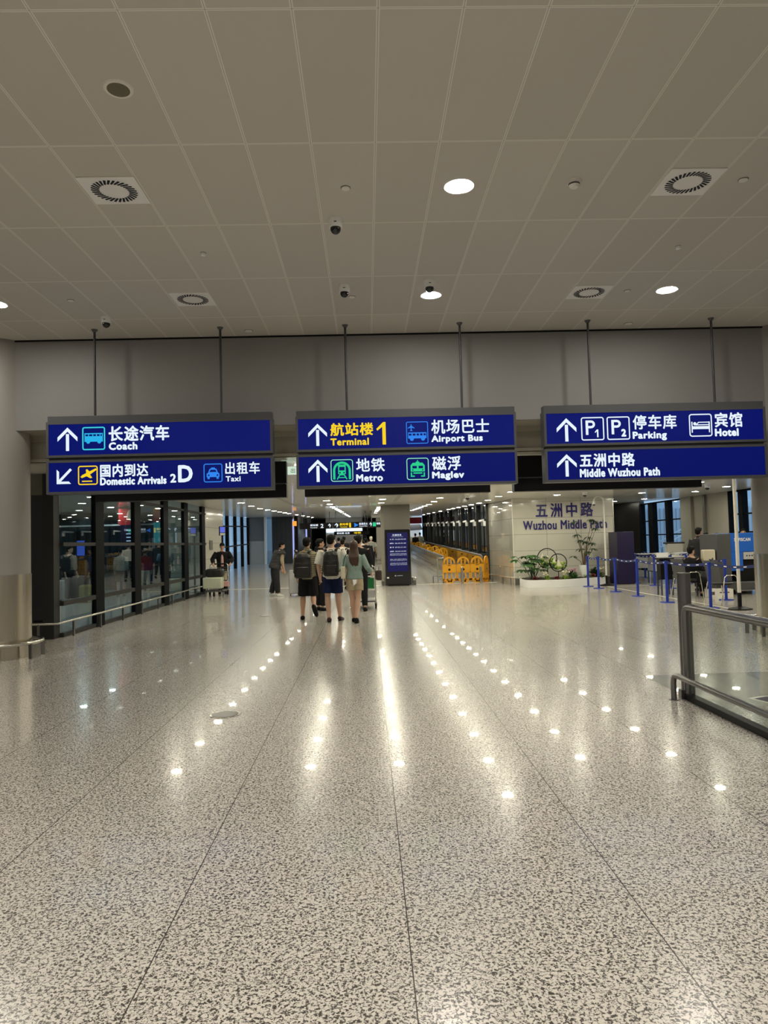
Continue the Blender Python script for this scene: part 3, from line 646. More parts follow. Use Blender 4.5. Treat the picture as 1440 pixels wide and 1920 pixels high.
# ------------------------------------------------------------------ information board, column guards, info stand
t = thing('information_board', 'tall black information board with navy screen before the square column', 'information board', (1.14,26.6,0))
G().box(-.475,.475,-.06,.06,.04,2.10).obj('cabinet', 'blackgloss', t, bevel=.01); G().box(-.385,.375,-.066,-.060,.53,1.98).obj('screen', 'kioskblue', t, smooth=False)
G().box(-.40,.40,-.15,.15,0,.04).obj('foot', 'black', t)
text('交通信息', 'lw', -.19,1.86,.15,1.925,-.068, t, bold=.02); text('Transport Information', 'lw', -.23,1.815,.21,1.84,-.068, t, bold=0)
rows = [('大 巴','06:00-02:30',1.71),('机场巴士','06:30-01:00',1.56),('磁 浮','07:02-21:42',1.41),('出租车','00:00-24:00',1.26)]
for a, b, z in rows:
    text(a, 'lw', -.29,z,-.14,z+.045,-.068, t, bold=.02); text(b, 'lw', -.09,z,.31,z+.04,-.068, t, bold=.0)
for z, s_ in ((1.17,'乘客可前往交通中心乘坐出租车'),(1.12,'Please go to the transport centre'),(.97,'地铁二号线 请前往交通中心'),(.92,'For metro please go to T1'),(.82,'请勿乘坐非法运营车辆'),(.77,'Please don not take unauthorized')):
    text(s_.replace('don not','don\'t'), 'lw', -.29,z,.33,z+.032,-.068, t, bold=.0)
text('上海机场', 'lw', -.08,.36,.16,.385,-.063, t, bold=0); G().box(-.13,-.10,-.063,-.060,.355,.39).obj('emblem', 'white', t); G().box(-.43,-.35,-.064,-.060,.28,.33).obj('label_sticker', 'white', t)
for x0, x1, lab in ((.50,.62,'low steel guard post left of the information board'),(1.68,1.84,'low steel guard post right of the information board')):
    t = thing('column_guard', lab, 'guard', (0,0,0)); G().box(x0,x1,26.7,27.9,.17,.27).obj('guard_bar', 'steel', t, bevel=.01); G().box(x0+.03,x1-.03,26.72,26.8,0,.17).box(x0+.03,x1-.03,27.75,27.85,0,.17).obj('leg', 'darksteel', t)
t = thing('info_stand', 'slim black stand with small blue screen at the end of the glass wall', 'information stand', (-5.24,25.9,0))
G().cyl(0,0,.02,2.05,.035,12).obj('pole', 'black', t); G().box(-.11,.12,-.05,.0,2.03,2.36).obj('screen_housing', 'black', t); G().box(-.07,.11,-.056,-.05,2.14,2.34).obj('screen', 'shade_screen', t); G().box(-.07,.11,-.056,-.05,2.04,2.12).obj('notice', 'white', t); G().cyl(0,0,0,.02,.2,20).obj('base', 'black', t)
t = thing('wall_panel', 'grey metal access panel on the beige stone at the left', 'panel', (-5.74,26.3,1.7)); G().box(0,.012,-.25,.25,-.17,.17).obj('plate', 'wallgrey', t)
t = thing('square_column', 'slim beige column with bumper far behind the information board', 'column', (.80,43.9,fz(43.9)))
G().box(-.21,.21,-.2,.2,0,3.2).obj('shaft', 'wallbeige', t, bevel=.03); G().box(-.27,.27,-.26,.26,.27,.33).obj('bumper', 'steel', t); G().box(-.5,.25,-.25,.3,2.85,3.15).obj('beam_head', 'offwhite', t)

# ------------------------------------------------------------------ moving walkway, barriers, bollards
t = thing('moving_walkway', 'moving walkway with glass sides rising behind the yellow barriers', 'moving walkway', (0,27.9,0))
def slant(g, x0,x1,y0,y1,z0,z1,s=.022):
    return g.add([(x0,y0,z0+s*y0),(x1,y0,z0+s*y0),(x1,y1,z0+s*y1),(x0,y1,z0+s*y1),(x0,y0,z1+s*y0),(x1,y0,z1+s*y0),(x1,y1,z1+s*y1),(x0,y1,z1+s*y1)],[(3,2,1,0),(4,5,6,7),(0,1,5,4),(1,2,6,5),(2,3,7,6),(3,0,4,7)])
slant(G(), 3.05,4.45,.2,32,0,.03).obj('tread', 'darkgrey', t, smooth=False)
for x in (2.98,4.5):
    slant(G(), x-.008,x+.008,0,32,.2,.97).obj('glass_side', 'glass', t, smooth=False); slant(G(), x-.05,x+.05,0,32,.0,.2).obj('skirt', 'steel', t, smooth=False)
    G().tube([(x,-.05,.75),(x,-.1,.9),(x,0,1.0),(x,.3,1.02),(x,32,1.02+.022*32)], .04, 10).obj('handrail', 'darkgrey', t); slant(G(), x-.025,x+.025,.1,32,.955,.985).obj('rail_track', 'steel', t, smooth=False)
for x in (2.15,):
    slant(G(), x-.03,x+.03,8,32,.0,.15).obj('skirt', 'steel', t, smooth=False)
t = thing('end_gate', 'small glass end panel with steel tube frame left of the yellow barriers', 'barrier', (2.68,27.2,0))
G().tube([(0,0,0),(0,0,.93),(.03,0,.97),(.24,0,.97),(.25,0,.93),(.25,0,0)], .022, 10).obj('tube_frame', 'steel', t); G().box(.03,.22,-.004,.004,.12,.93).obj('glass_panel', 'glass', t, smooth=False)
G().tube([(-.15,.35,0),(-.15,.35,.25),(-.13,.33,.28),(.18,0,.28),(.2,-.0,.25),(.2,0,0)], .02, 8).obj('bumper', 'darksteel', t)
for x, y, lab in ((3.55,26.75,'steel bollard in front of the yellow barriers, left'),(4.26,26.75,'steel bollard in front of the yellow barriers, right'),(4.93,26.3,'steel bollard between the barriers and the stone wall')):
    t = thing('bollard', lab, 'bollard', (x,y,0)); G().cyl(0,0,0,.32,.058,20).obj('sleeve', 'steel', t); G().cyl(0,0,.32,.60,.045,20).obj('tube', 'steel', t); g = G(); g.ell((0,0,.60),.045,.045,.035); g.obj('cap', 'steel', t)
def barrier_mesh(t, d=.05):
    g = G(); w_ = .26
    n = 12; A = [(-w_+.0+.0, .70)]
    for k in range(n):
        a, b = PI - PI*k/n, PI - PI*(k+1)/n
        for r0, r1 in ((.185,.245),):
            P_ = [(r1*math.cos(a), .74+r1*1.12*math.sin(a)), (r0*math.cos(a), .74+r0*1.12*math.sin(a)), (r0*math.cos(b), .74+r0*1.12*math.sin(b)), (r1*math.cos(b), .74+r1*1.12*math.sin(b))]
            g.prism(P_, -d/2, d/2)
    for x in (-.225,-.07,.07,.225): g.box(x-.022,x+.022,-d/2,d/2,.70,.92 if abs(x) < .1 else .78)
    g.box(-w_,w_,-d/2,d/2,.40,.72)
    for x in (-.235,-.08,.08,.235): g.box(x-.025,x+.025,-d/2,d/2,.1,.42)
    g.box(-w_,w_,-d/2,d/2,.08,.17).box(-.14,.14,-.10,.10,0,.09)
    g.obj('panel', 'yellow', t, smooth=False)
    circ(G(), 0, .52, .045, -d/2-.002).box(-.06,.06,-d/2-.002,-d/2,.67,.69).obj('print_mark', 'black', t, smooth=False)
    circ(circ(G(), -.04, .08, .035, -.103), .04, .08, .035, -.103).obj('foot_plug', 'black', t, smooth=False)
b0 = thing('yellow_barrier', 'yellow plastic crowd barrier at the walkway entrance, leftmost', 'barrier', (3.12,27.15,0)); barrier_mesh(b0)
dup(b0, (3.66,27.15,0), .0, 'yellow plastic crowd barrier second from the left at the entrance'); dup(b0, (4.19,27.15,0), .0, 'yellow plastic crowd barrier right of the middle at the entrance')
dup(b0, (4.58,27.4,0), 1.1, 'yellow plastic crowd barrier turned sideways beside the window wall')
for k in range(14): 
    y = 33+2.1*k; dup(b0, (3.75 if k % 2 else 3.3, y, fz(y)+.12), .3*(k % 3), 'yellow plastic barrier on the distant moving walkway, %s behind the entrance row' % ORD[k], 'distant yellow barriers on the walkway')

# ------------------------------------------------------------------ queue posts
def belt_obj(par, dx, dy, z=.965):
    L = math.hypot(dx, dy); n = 10; g = G(); mk = G()
    for k in range(n):
        f0, f1 = k/n, (k+1)/n; s0 = -.05*math.sin(PI*f0); s1_ = -.05*math.sin(PI*f1)
        a = (dx*f0, dy*f0, z+s0); b = (dx*f1, dy*f1, z+s1_)
        g.add([(a[0],a[1],a[2]-.03),(b[0],b[1],b[2]-.03),(b[0],b[1],b[2]+.03),(a[0],a[1],a[2]+.03)], [(0,1,2,3)])
        if k % 2 == 1:
            q = -.004; c0 = Vector(a).lerp(Vector(b), .2); c1 = Vector(a).lerp(Vector(b), .8)
            mk.add([(c0.x+q,c0.y+q,c0.z-.010),(c1.x+q,c1.y+q,c1.z-.010),(c1.x+q,c1.y+q,c1.z+.010),(c0.x+q,c0.y+q,c0.z+.010)], [(0,1,2,3)])
    b_ = g.obj('belt', 'belt', par, smooth=False); mk.obj('printed_mark', 'white', b_, smooth=False)
def stanchion(x, y, lab, nxt=None, group=None):
    t = thing('queue_post', lab, 'queue post', (x,y,0), group=group)
    G().cyl(0,0,.02,.96,.034,18).obj('post', 'bluepost', t); G().cyl(0,0,.9,1.0,.042,18).obj('belt_head', 'bluepost', t); G().cyl(0,0,0,.02,.17,28,.165).obj('base', 'bluepost', t)
    if nxt: belt_obj(t, nxt[0]-x, nxt[1]-y)
fr = [(7.22,23.2),(7.24,22.2),(7.21,20.6),(7.21,18.9),(7.15,16.9),(7.42,15.3),(7.62,13.7)]
fl = ['blue queue post nearest to the planter in the front line','blue queue post at the right end of the planter','blue queue post in front of the tall navy cabinet','blue queue post right of the navy cabinet in the front line',
      'blue queue post left of the thick railing post','blue queue post between the two visitor chairs','nearest blue queue post right of the white camera pole']
for k, (x, y) in enumerate(fr): stanchion(x, y, fl[k], fr[k+1] if k < 6 else (9.8,13.7))
bk = [((9.26,22.8),(9.22,24.3)),((9.22,24.3),(10.57,25.7)),((10.57,25.7),(10.73,27.3)),((8.68,17.1),(9.1,19.0)),((9.2,21.4),(9.26,22.8)),((10.4,21.5),(10.5,23.2)),((10.5,23.2),(10.57,25.7)),((10.73,27.3),(10.7,29))]
bl = ['blue queue post behind the navy cabinet, middle of the back line','blue queue post just right of the navy cabinet','blue queue post of the far lane before the right windows','blue queue post beside the near visitor chair',
      'blue queue post nearest in the back lane','blue queue post behind the seated guard','blue queue post beside the pale counter','farthest blue queue post below the right windows']
for (a, b), lab in zip(bk, bl): stanchion(a[0], a[1], lab, b)

# ------------------------------------------------------------------ planter and plants
t = thing('planter', 'low white curved planter in front of the stone wall', 'planter', (0,0,0))
out = [(5.28,23.35),(5.5,23.22),(6.2,23.2),(6.8,23.35),(7.3,23.75),(7.8,24.05),(8.15,24.15),(8.25,24.6),(8.2,24.75),(5.3,24.75),(5.2,24.3),(5.2,23.6)]
n = len(out); G().add([(x,y,0) for x,y in out]+[(x,y,.25) for x,y in out], [tuple(range(n,2*n))]+[(i,(i+1)%n,n+(i+1)%n,n+i) for i in range(n)]).obj('tub', 'white', t, bevel=.01)
cx = sum(p[0] for p in out)/n; cy = sum(p[1] for p in out)/n
G().add([(cx+(x-cx)*.96,cy+(y-cy)*.9,.256) for x,y in out], [tuple(range(n))]).obj('soil', 'soil', t, smooth=False)
rnd = random.Random(3)
def monstera(x, y, lab, hgt=.75, n_=11, sc=1, m='leaf', lean=0):
    t = thing('monstera', lab, 'plant', (x,y,.25)); st = G(); lf = G()
    for k in range(n_):
        a = rnd.uniform(0, 2*PI); r = rnd.uniform(.12,.42)*sc; h = rnd.uniform(.35,1)*hgt; tip = Vector((r*math.cos(a)+lean*h, r*math.sin(a)*.6, h))
        st.tube([(0,0,0), tip*.5+Vector((0,0,.1)), tip], .008, 6)
        for q in range(5): lf.leaf(tip, (math.cos(a+(q-2)*.55), math.sin(a+(q-2)*.55), .1), .26*sc, .12*sc, droop=.45)
    st.obj('stem', 'leaf2', t); lf.obj('leaves', m, t)
def tuft(x, y, lab, m, h=.35, n_=26, wd=.03, name='foliage_plant', cat='plant', spread=1, z=.25, flower=None):
    t = thing(name, lab, cat, (x,y,z)); lf = G()
    for k in range(n_):
        a = rnd.uniform(0, 2*PI); e = rnd.uniform(.3,1.4)
        lf.leaf((rnd.uniform(-.05,.05),rnd.uniform(-.05,.05),0), (math.cos(a)*spread*math.cos(e), math.sin(a)*spread*math.cos(e), math.sin(e)), h*rnd.uniform(.7,1.1), wd, droop=.45)
    lf.obj('leaves', m, t)
    if flower:
        f = G()
        for k in range(7): f.ell((rnd.uniform(-.15,.15),rnd.uniform(-.1,.1),h*rnd.uniform(.6,1)), .035,.035,.028, 8, 5)
        f.obj('flowers', flower, t)
monstera(5.50,23.8,'broad-leaved green plant at the left end of the planter',.85,14,1.15,'leaf',-.15)
monstera(5.75,24.4,'dark green leafy plant behind the left ring sculpture',.75,9,.85,'leaf2')
tuft(5.55,23.45,'dark red foliage at the left front of the planter','leafred',.2,40,.07); tuft(6.25,23.45,'small red flowering plant in the middle front of the planter','leafred',.2,30,.06)
tuft(5.92,23.4,'green and white striped foliage front left in the planter','leaf3',.26,30,.045,flower='petal'); tuft(6.55,23.5,'lime foliage with pale flowers below the right ring','leaf3',.25,34,.05,flower='petal')
tuft(6.9,23.75,'low green foliage right of the ring sculptures','leaf',.24,36,.06); tuft(6.95,24.2,'spiky dark green grass plant behind the pink orchid','leaf2',.62,60,.028)
tuft(7.0,23.95,'pink flowering orchid in the middle of the planter','leaf',.36,22,.05,flower='pinkpetal'); tuft(7.75,24.3,'red foliage right of the white pot','leafred',.22,34,.06)
tuft(7.45,24.0,'lime green plant in front of the white pot','leaf3',.28,26,.05); tuft(8.0,24.35,'white-flowering plant at the right end of the planter','leaf3',.34,30,.045,flower='petal')
tuft(7.9,24.55,'tall dark shrub behind the white camera pole','leaf2',.62,44,.06)
def ring(x, y, R_, zc_, lab):
    t = thing('ring_sculpture', lab, 'sculpture', (x,y,0)); pts = [(R_*math.cos(2*PI*i/40),0,zc_+R_*math.sin(2*PI*i/40)) for i in range(41)]
    G().tube(pts, .016, 8, False).obj('ring', 'black', t); G().cyl(0,0,.25,zc_-R_,.014,8).obj('stem', 'black', t)
    for q, (px, ph) in enumerate(((-.45,.62),(.05,.42),(.42,.30))):
        b = -.45*R_; G().loft([((px*R_,0,zc_+b),(.36*R_,0,0),(0,.05,0)),((px*R_*1.0,0,zc_+b+(ph*R_+.3*R_)*.6),(.2*R_,0,0),(0,.035,0)),((px*R_*1.05,0,zc_+b+ph*R_+.32*R_),(.012,0,0),(0,.01,0))],10).obj('white_peak', 'petal', t)
    g = G()
    for k in range(26):
        a = rnd.uniform(PI*1.05,PI*1.95); r = R_*rnd.uniform(.35,.86); g.ell((r*math.cos(a),rnd.uniform(-.05,.05),zc_+r*math.sin(a)+.03),.055,.05,.045,7,5)
    g.obj('moss', 'leaf3', t)
    g = G()
    for k in range(12):
        a = rnd.uniform(PI*.95,PI*1.9); r = R_*rnd.uniform(.6,.9); g.ell((r*math.cos(a),-.05,zc_+r*math.sin(a)),.05,.03,.04,7,5)
    g.obj('dark_moss', 'leaf2', t)
ring(6.17,24.3,.335,.93,'larger black ring sculpture with white peaks and moss'); ring(6.50,24.12,.295,.78,'smaller black ring sculpture overlapping the larger one')
t = thing('plant_pot', 'white cylindrical plant pot in the planter', 'pot', (7.45,24.35,.25)); G().loft([((0,0,0),(.12,0,0),(0,.12,0)),((0,0,.42),(.155,0,0),(0,.155,0))],24).obj('pot', 'white', t); G().cyl(0,0,.42,.425,.14,20).obj('soil', 'soil', t)
t = thing('tall_potted_tree', 'tall slender tree with fan-shaped leaf clusters in the white pot', 'tree', (7.45,24.35,.67)); st = G(); lf = G()
for (dx, h) in ((-.28,1.50),(-.20,1.05),(-.36,.30),(.05,.80),(.28,1.55),(.42,1.25),(.20,.95),(.45,1.50),(-.05,.55),(.12,.45),(.3,.75),(-.12,.85),(.36,.55)):
    dy = rnd.uniform(-.12,.12); st.tube([(0,0,-.2),(dx*.3,dy*.3,h*.4),(dx*.85,dy,h*.8),(dx,dy,h)], [.014,.011,.008,.005], 6)
    for q in range(11):
        a = 2*PI*q/11+rnd.uniform(-.2,.2); lf.leaf((dx,dy,h), (math.cos(a),math.sin(a),rnd.uniform(-.2,.4)), rnd.uniform(.15,.23), .05, droop=.55)
st.obj('trunk', 'bark', t); lf.obj('leaves', 'leaf2', t)
# gooseneck camera poles
def cam_pole(x, y, h, lab, black, neck=True, r=.028):
    t = thing('camera_pole', lab, 'camera pole', (x,y,0))
    G().loft([((0,0,0),(.26,0,0),(0,.2,0)),((0,0,.03),(.24,0,0),(0,.18,0)),((0,0,.07),(.06,0,0),(0,.06,0))],20).obj('base', 'black', t); G().cyl(0,0,.05,black,r+.006,14).obj('lower_tube', 'black', t)
    pts = [(0,0,black),(0,0,h)]
    if neck: pts += [(-.16+.16*math.cos(a),0,h+.16*math.sin(a)) for a in [PI*k/8 for k in range(1,9)]]
    G().tube(pts, r, 12).obj('pole', 'offwhite', t)
    if neck: G().cyl(-.32,0,h-.1,h,.055,16,.04).obj('camera_housing', 'white', t); g = G(); g.ell((-.32,0,h-.1),.045,.045,.045); g.obj('dome', 'blackgloss', t)
cam_pole(7.88,23.35,2.80,'white gooseneck camera pole standing before the planter',.34)
cam_pole(7.82,14.85,3.0,'thick white camera pole with black foot near the right column',.36,False,.036)
# ------------------------------------------------------------------ navy cabinet, screening area
t = thing('navy_cabinet', 'tall plain navy cabinet beside the planter', 'cabinet', (8.72,24.2,0)); G().box(-.29,.29,-.42,.42,.02,1.77).obj('body', 'purple', t, bevel=.008); G().box(-.27,.27,-.40,.40,0,.02).obj('plinth', 'black', t)
t = thing('xray_scanner', 'blue and grey X-ray baggage scanner cut by the right column', 'baggage scanner', (0,18.6,0))
G().box(9.62,11.4,0,1.0,1.12,1.62).obj('hood', 'scanblue', t, bevel=.01); G().box(9.22,9.60,-.05,.9,.35,1.61).obj('side_panel', 'darkgrey', t, bevel=.01)
G().box(9.95,11.4,-.02,.3,.92,1.11).obj('control_panel', 'silver', t, bevel=.005); G().box(9.60,9.93,-.01,.8,.62,1.12).obj('blue_column', 'scanblue', t)
G().box(9.8,11.4,.05,.95,.30,.92).obj('tunnel', 'black', t); G().box(9.5,11.4,-.1,1.05,.12,.34).obj('undercarriage', 'darkgrey', t, bevel=.02)
text('SAFEISCAN'.replace('SAFEI','SAFI'), 'white', 9.72,1.40,10.16,1.49,-.001,t,bold=.05)
G().box(10.28,10.33,-.035,-.02,1.0,1.04).obj('warning_light', emis('red_lamp', (1,.08,.04), 3), t)
g = G()
for k in range(4): g.box(10.02+k*.07,10.05+k*.07,-.026,-.02,1.0,1.03)
g.obj('buttons', 'black', t)
for k in range(3): G().cyl(9.7+k*.7,.1,0,.12,.05,12).obj('wheel', 'black', t)
t = thing('conveyor_table', 'grey roller conveyor leading to the scanner', 'conveyor', (8.95,18.5,0)); G().box(-.35,.25,0,1.0,.62,.70).obj('bed', 'darkgrey', t); 
for x in (-.3,.2):
    for y in (.05,.95): G().box(x-.02,x+.02,y-.02,y+.02,0,.62).obj('leg', 'darkgrey', t)
t = thing('luggage_case', 'pale square case standing on the scanner conveyor', 'case', (9.02,18.62,.70)); G().box(-.16,.16,-.08,.10,.0,.50).obj('shell', 'cream', t, bevel=.03); G().box(.05,.09,-.085,-.08,.2,.28).obj('latch', 'darkgrey', t)
t = thing('duffel_bag', 'black bag on the conveyor beside the pale case', 'bag', (8.66,18.7,.70)); g = G(); g.ell((0,0,.18),.20,.16,.18); g.obj('body', 'leather', t); G().tube([(-.12,0,.3),(-.08,0,.44),(.08,0,.44),(.12,0,.3)],.012,8).obj('handle', 'leather', t)
def desk(x0,x1,y0,y1,h,lab,m='offwhite',fm='silver'):
    t = thing('counter', lab, 'counter', (0,0,0)); G().box(x0,x1,y0,y1,h-.05,h).obj('top', m, t, bevel=.004); G().box(x0+.04,x1-.04,y0+.05,y1-.05,.42,h-.06).obj('front', fm, t)
    for x in (x0+.05,x1-.05):
        for y in (y0+.05,y1-.05): G().box(x-.02,x+.02,y-.02,y+.02,0,.42).obj('leg', 'darkgrey', t)
desk(9.6,12.0,23.6,24.3,.92,'long pale screening counter below the right windows'); desk(9.5,11.9,26.2,26.8,.95,'farther pale screening counter behind the blue posts')
t = thing('laptop', 'open laptop on the small desk beside the seated guard', 'laptop', (8.05,19.12,1.0)); G().box(-.16,.16,-.11,.11,0,.018).obj('keyboard_base', 'silver', t); G().box(-.16,.16,.11,.125,.0,.14).obj('screen', 'white', t)
desk(7.85,8.25,18.95,19.3,1.0,'small dark desk behind the seated guard','black','black')
t = thing('white_machine', 'white desktop machine on the far counter', 'machine', (11.55,26.5,.95)); G().box(-.3,.3,-.15,.15,0,.34).obj('body', 'offwhite', t, bevel=.03); G().box(-.36,.36,-.12,.12,.34,.40).obj('tray', 'darkgrey', t)
for k in range(3):
    t = thing('tray', 'grey plastic tray on the long screening counter', 'tray', (9.95+.7*k,23.9,.92), group='grey trays on the screening counter'); G().box(-.25,.25,-.17,.17,0,.10).obj('tub', 'silver', t, bevel=.02)
def visitor_chair(x, y, rz, lab):
    t = thing('visitor_chair', lab, 'chair', (x,y,0), rz)
    for s in (-1,1):
        G().tube([(s*.27,-.30,0),(s*.25,-.16,.62),(s*.25,-.10,.66),(s*.25,.12,.66),(s*.25,.17,.62),(s*.27,.26,0)], .012, 8).obj('side_frame', 'steel', t)
    G().loft([((0,-.02,.44),(.24,0,0),(0,.24,0)),((0,-.02,.49),(.24,0,0),(0,.24,0))],20).obj('seat', 'leather', t, bevel=.01)
    g = G(); sec = [(-.20,.50),(-.235,.70),(-.28,.92),(-.30,1.0)]
    for (ya,za),(yb,zb) in zip(sec, sec[1:]): g.add([(-.22,ya,za),(.22,ya,za),(.22,yb,zb),(-.22,yb,zb),(-.22,ya-.02,za),(.22,ya-.02,za),(.22,yb-.02,zb),(-.22,yb-.02,zb)], [(0,1,2,3),(7,6,5,4),(0,3,7,4),(1,5,6,2),(2,6,7,3),(0,4,5,1)])
    g.obj('backrest', mat('grey_mesh_fabric', (.085,.085,.088), .8), t)
visitor_chair(8.15,18.0,-1.3,'grey-backed visitor chair under the seated guard'); visitor_chair(8.15,16.2,-1.3,'nearer grey-backed visitor chair with chrome legs and empty seat')
t = thing('carton', 'white printed carton on the floor under the scanner', 'box', (9.0,18.1,0)); G().box(-.3,.3,-.15,.15,0,.20).obj('box', 'offwhite', t); G().box(-.25,-.18,-.152,-.15,.06,.14).box(-.05,.2,-.152,-.15,.10,.13).obj('print', 'darkgrey', t)

# ------------------------------------------------------------------ far corridor things
def far_panel(x0,x1,z0,z1,y,items,lab):
    t = thing('hanging_sign', lab, 'sign', (0,y,0)); G().box(x0,x1,0,.15,z0,z1).obj('housing', 'black', t, smooth=False)
    for x in (x0+.15,x1-.15): G().cyl(x,.07,z1,cz(y)+.02,.02,10).obj('hanger_rod', 'rod', t)
    for s_, m, a, b, c, d in items:
        if y < 40: b = 2.42+(b-2.26)*.80; d = 2.42+(d-2.26)*.80
        text(s_, m, a, b, c, d, -.001, t, bold=.04)
far_panel(-3.38,-1.72,2.41,2.71,36,[('航站楼','lw',-2.85,2.42,-2.45,2.55),('Terminal','lw',-2.85,2.30,-2.5,2.37),('2','lw',-2.33,2.3,-2.18,2.56),('↑','lw',-1.95,2.3,-1.8,2.56)],'distant black sign with a white number 2')
G_ = [('↑','lw',-1.62,2.30,-1.42,2.58),('航站楼','ly',-1.36,2.42,-.92,2.58),('Terminal','ly',-1.34,2.29,-.98,2.37),('1','ly',-.88,2.28,-.79,2.58),('▶','lb',-.62,2.3,-.42,2.56),('机场巴士','lw',-.38,2.42,.06,2.57),('Airport Bus','lw',-.38,2.30,.04,2.38)]
far_panel(-1.70,.08,2.41,2.71,36,G_,'distant black sign with a yellow number 1'); far_panel(.1,.80,2.41,2.71,36.02,[('↑','lw',.14,2.32,.28,2.58),('■','lg',.32,2.32,.48,2.56),('地铁','lw',.5,2.42,.7,2.56)],'distant black sign panel with a green metro mark')
far_panel(-2.3,.2,2.25,2.50,50,[('航站楼 出发','lw',-2.1,2.31,-1.2,2.44),('地铁','ly',-.9,2.31,-.4,2.44)],'farthest small black sign above the crowd')
for x, y, h, lab, m in ((-4.75,46,2.9,'purple-lit advertising column at the far left shops','lb'),(-3.95,46.5,2.6,'second purple-lit light column at the far shops','lb')):
    t = thing('light_column', lab, 'light column', (x,y,fz(y))); G().box(-.035,.045,-.1,.1,.2,h).obj('lit_panel', emis('violet_lit', (.40,.45,.95), 1.0), t); G().box(.1,.32,-.12,.12,0,h+.4).obj('frame', 'black', t)
t = thing('wall_lantern', 'small orange lantern at the far left shops', 'lamp', (-4.6,45.5,3.0)); G().box(-.12,.12,-.1,.1,-.15,.15).obj('shade', emis('orange_lit', (1,.35,.05), 1.2), t); G().box(-.02,.02,-.02,.02,.15,.4).obj('cord', 'black', t)
for x0, x1, z0, z1, y, lab in ((-3.4,-.4,2.62,2.92,60,'bright white light band across the end of the corridor'),(-2.6,-1.4,1.6,2.6,66,'bright shop window at the end of the corridor')):
    t = thing('bright_shopfront', lab, 'light', (0,y,0)); G().box(x0,x1,0,.1,z0,z1).obj('lit_face', emis('daylit_panel', (.72,.86,1), 1.6), t, smooth=False); G().box(x0-.05,x1+.05,.1,.2,fz(y),cz(y)).obj('frame', 'white', t)  # emissive panels added to brighten the dark far end
# far end of the walkway: pale canopy with red beam
t = thing('canopy', 'pale canopy with a red beam at the end of the moving walkway', 'canopy', (0,66,0))
G().box(1.4,5.0,0,.2,1.3,3.95).obj('pale_wall', emis('pale_daylit', (.55,.62,.66), .75), t, smooth=False); G().box(1.3,5.0,-2,-1.8,3.3,3.85).obj('red_beam', 'red', t, smooth=False)  # back wall glows by itself, its brightness put into emission
G().add([(1.4,-.1,3.2),(5,-.1,3.25),(5,-3,2.7),(1.4,-3,2.55)], [(0,1,2,3),(3,2,1,0)]).obj('awning', 'offwhite', t, smooth=False)
# beyond the left glass: red advert, light boxes, planks
t = thing('advertising_banner', 'red advertising banner with a portrait seen through the left glass wall', 'banner', (-8.05,24.3,0))
G().box(-.36,.36,0,.05,2.45,3.0).obj('banner', 'red', t, smooth=False); g = G(); g.ell((.05,-.01,2.78),.13,.02,.18); g.obj('portrait', 'skin2', t); G().box(-.3,.36,-.01,.04,1.7,2.45).obj('dark_panel', 'navy_panel' if 'navy_panel' in M else 'purple', t, smooth=False)
g = G()
for k in range(4): g.box(-.1,.2-.04*k,-.02,-.011,2.25-.12*k,2.28-.12*k)
g.obj('caption_bar', 'lw', t, smooth=False)
t = thing('advertising_banner', 'smaller red banner right of the portrait banner behind the glass', 'banner', (-6.95,24.0,0)); G().box(-.2,.2,0,.05,2.5,2.98).obj('banner', 'red', t, smooth=False); G().box(-.01,.01,.02,.04,2.98,3.05).obj('hanger', 'steel', t); G().box(-.2,.2,.01,.06,1.75,2.5).obj('screen', emis('teal_screen', (.05,.25,.22), .8), t)
t = thing('light_box', 'blue lit display box behind the left glass wall', 'light box', (-9.6,24.0,0)); G().box(-.1,.12,0,.1,1.45,1.95).obj('lit_face', emis('dim_blue_lit', (.12,.2,.8), .5), t); G().box(-.25,.3,.1,.15,0,2.25).obj('frame', 'black', t)
struct(box('trim_14', 'white', -12, -7.2, 24.9, 25.0, 2.45, 2.5))
t = thing('glass_partition', 'frosted glass partition seen through the left glass wall', 'partition', (-9.8,26.5,0)); G().box(-3,2.5,0,.03,.1,2.4).obj('pane', 'teal_glass' if 'teal_glass' in M else 'glass_dim', t, smooth=False); G().box(-3,2.5,-.02,.05,1.0,1.05).box(-3,2.5,-.02,.05,0,.1).obj('rail', 'steel', t, smooth=False)

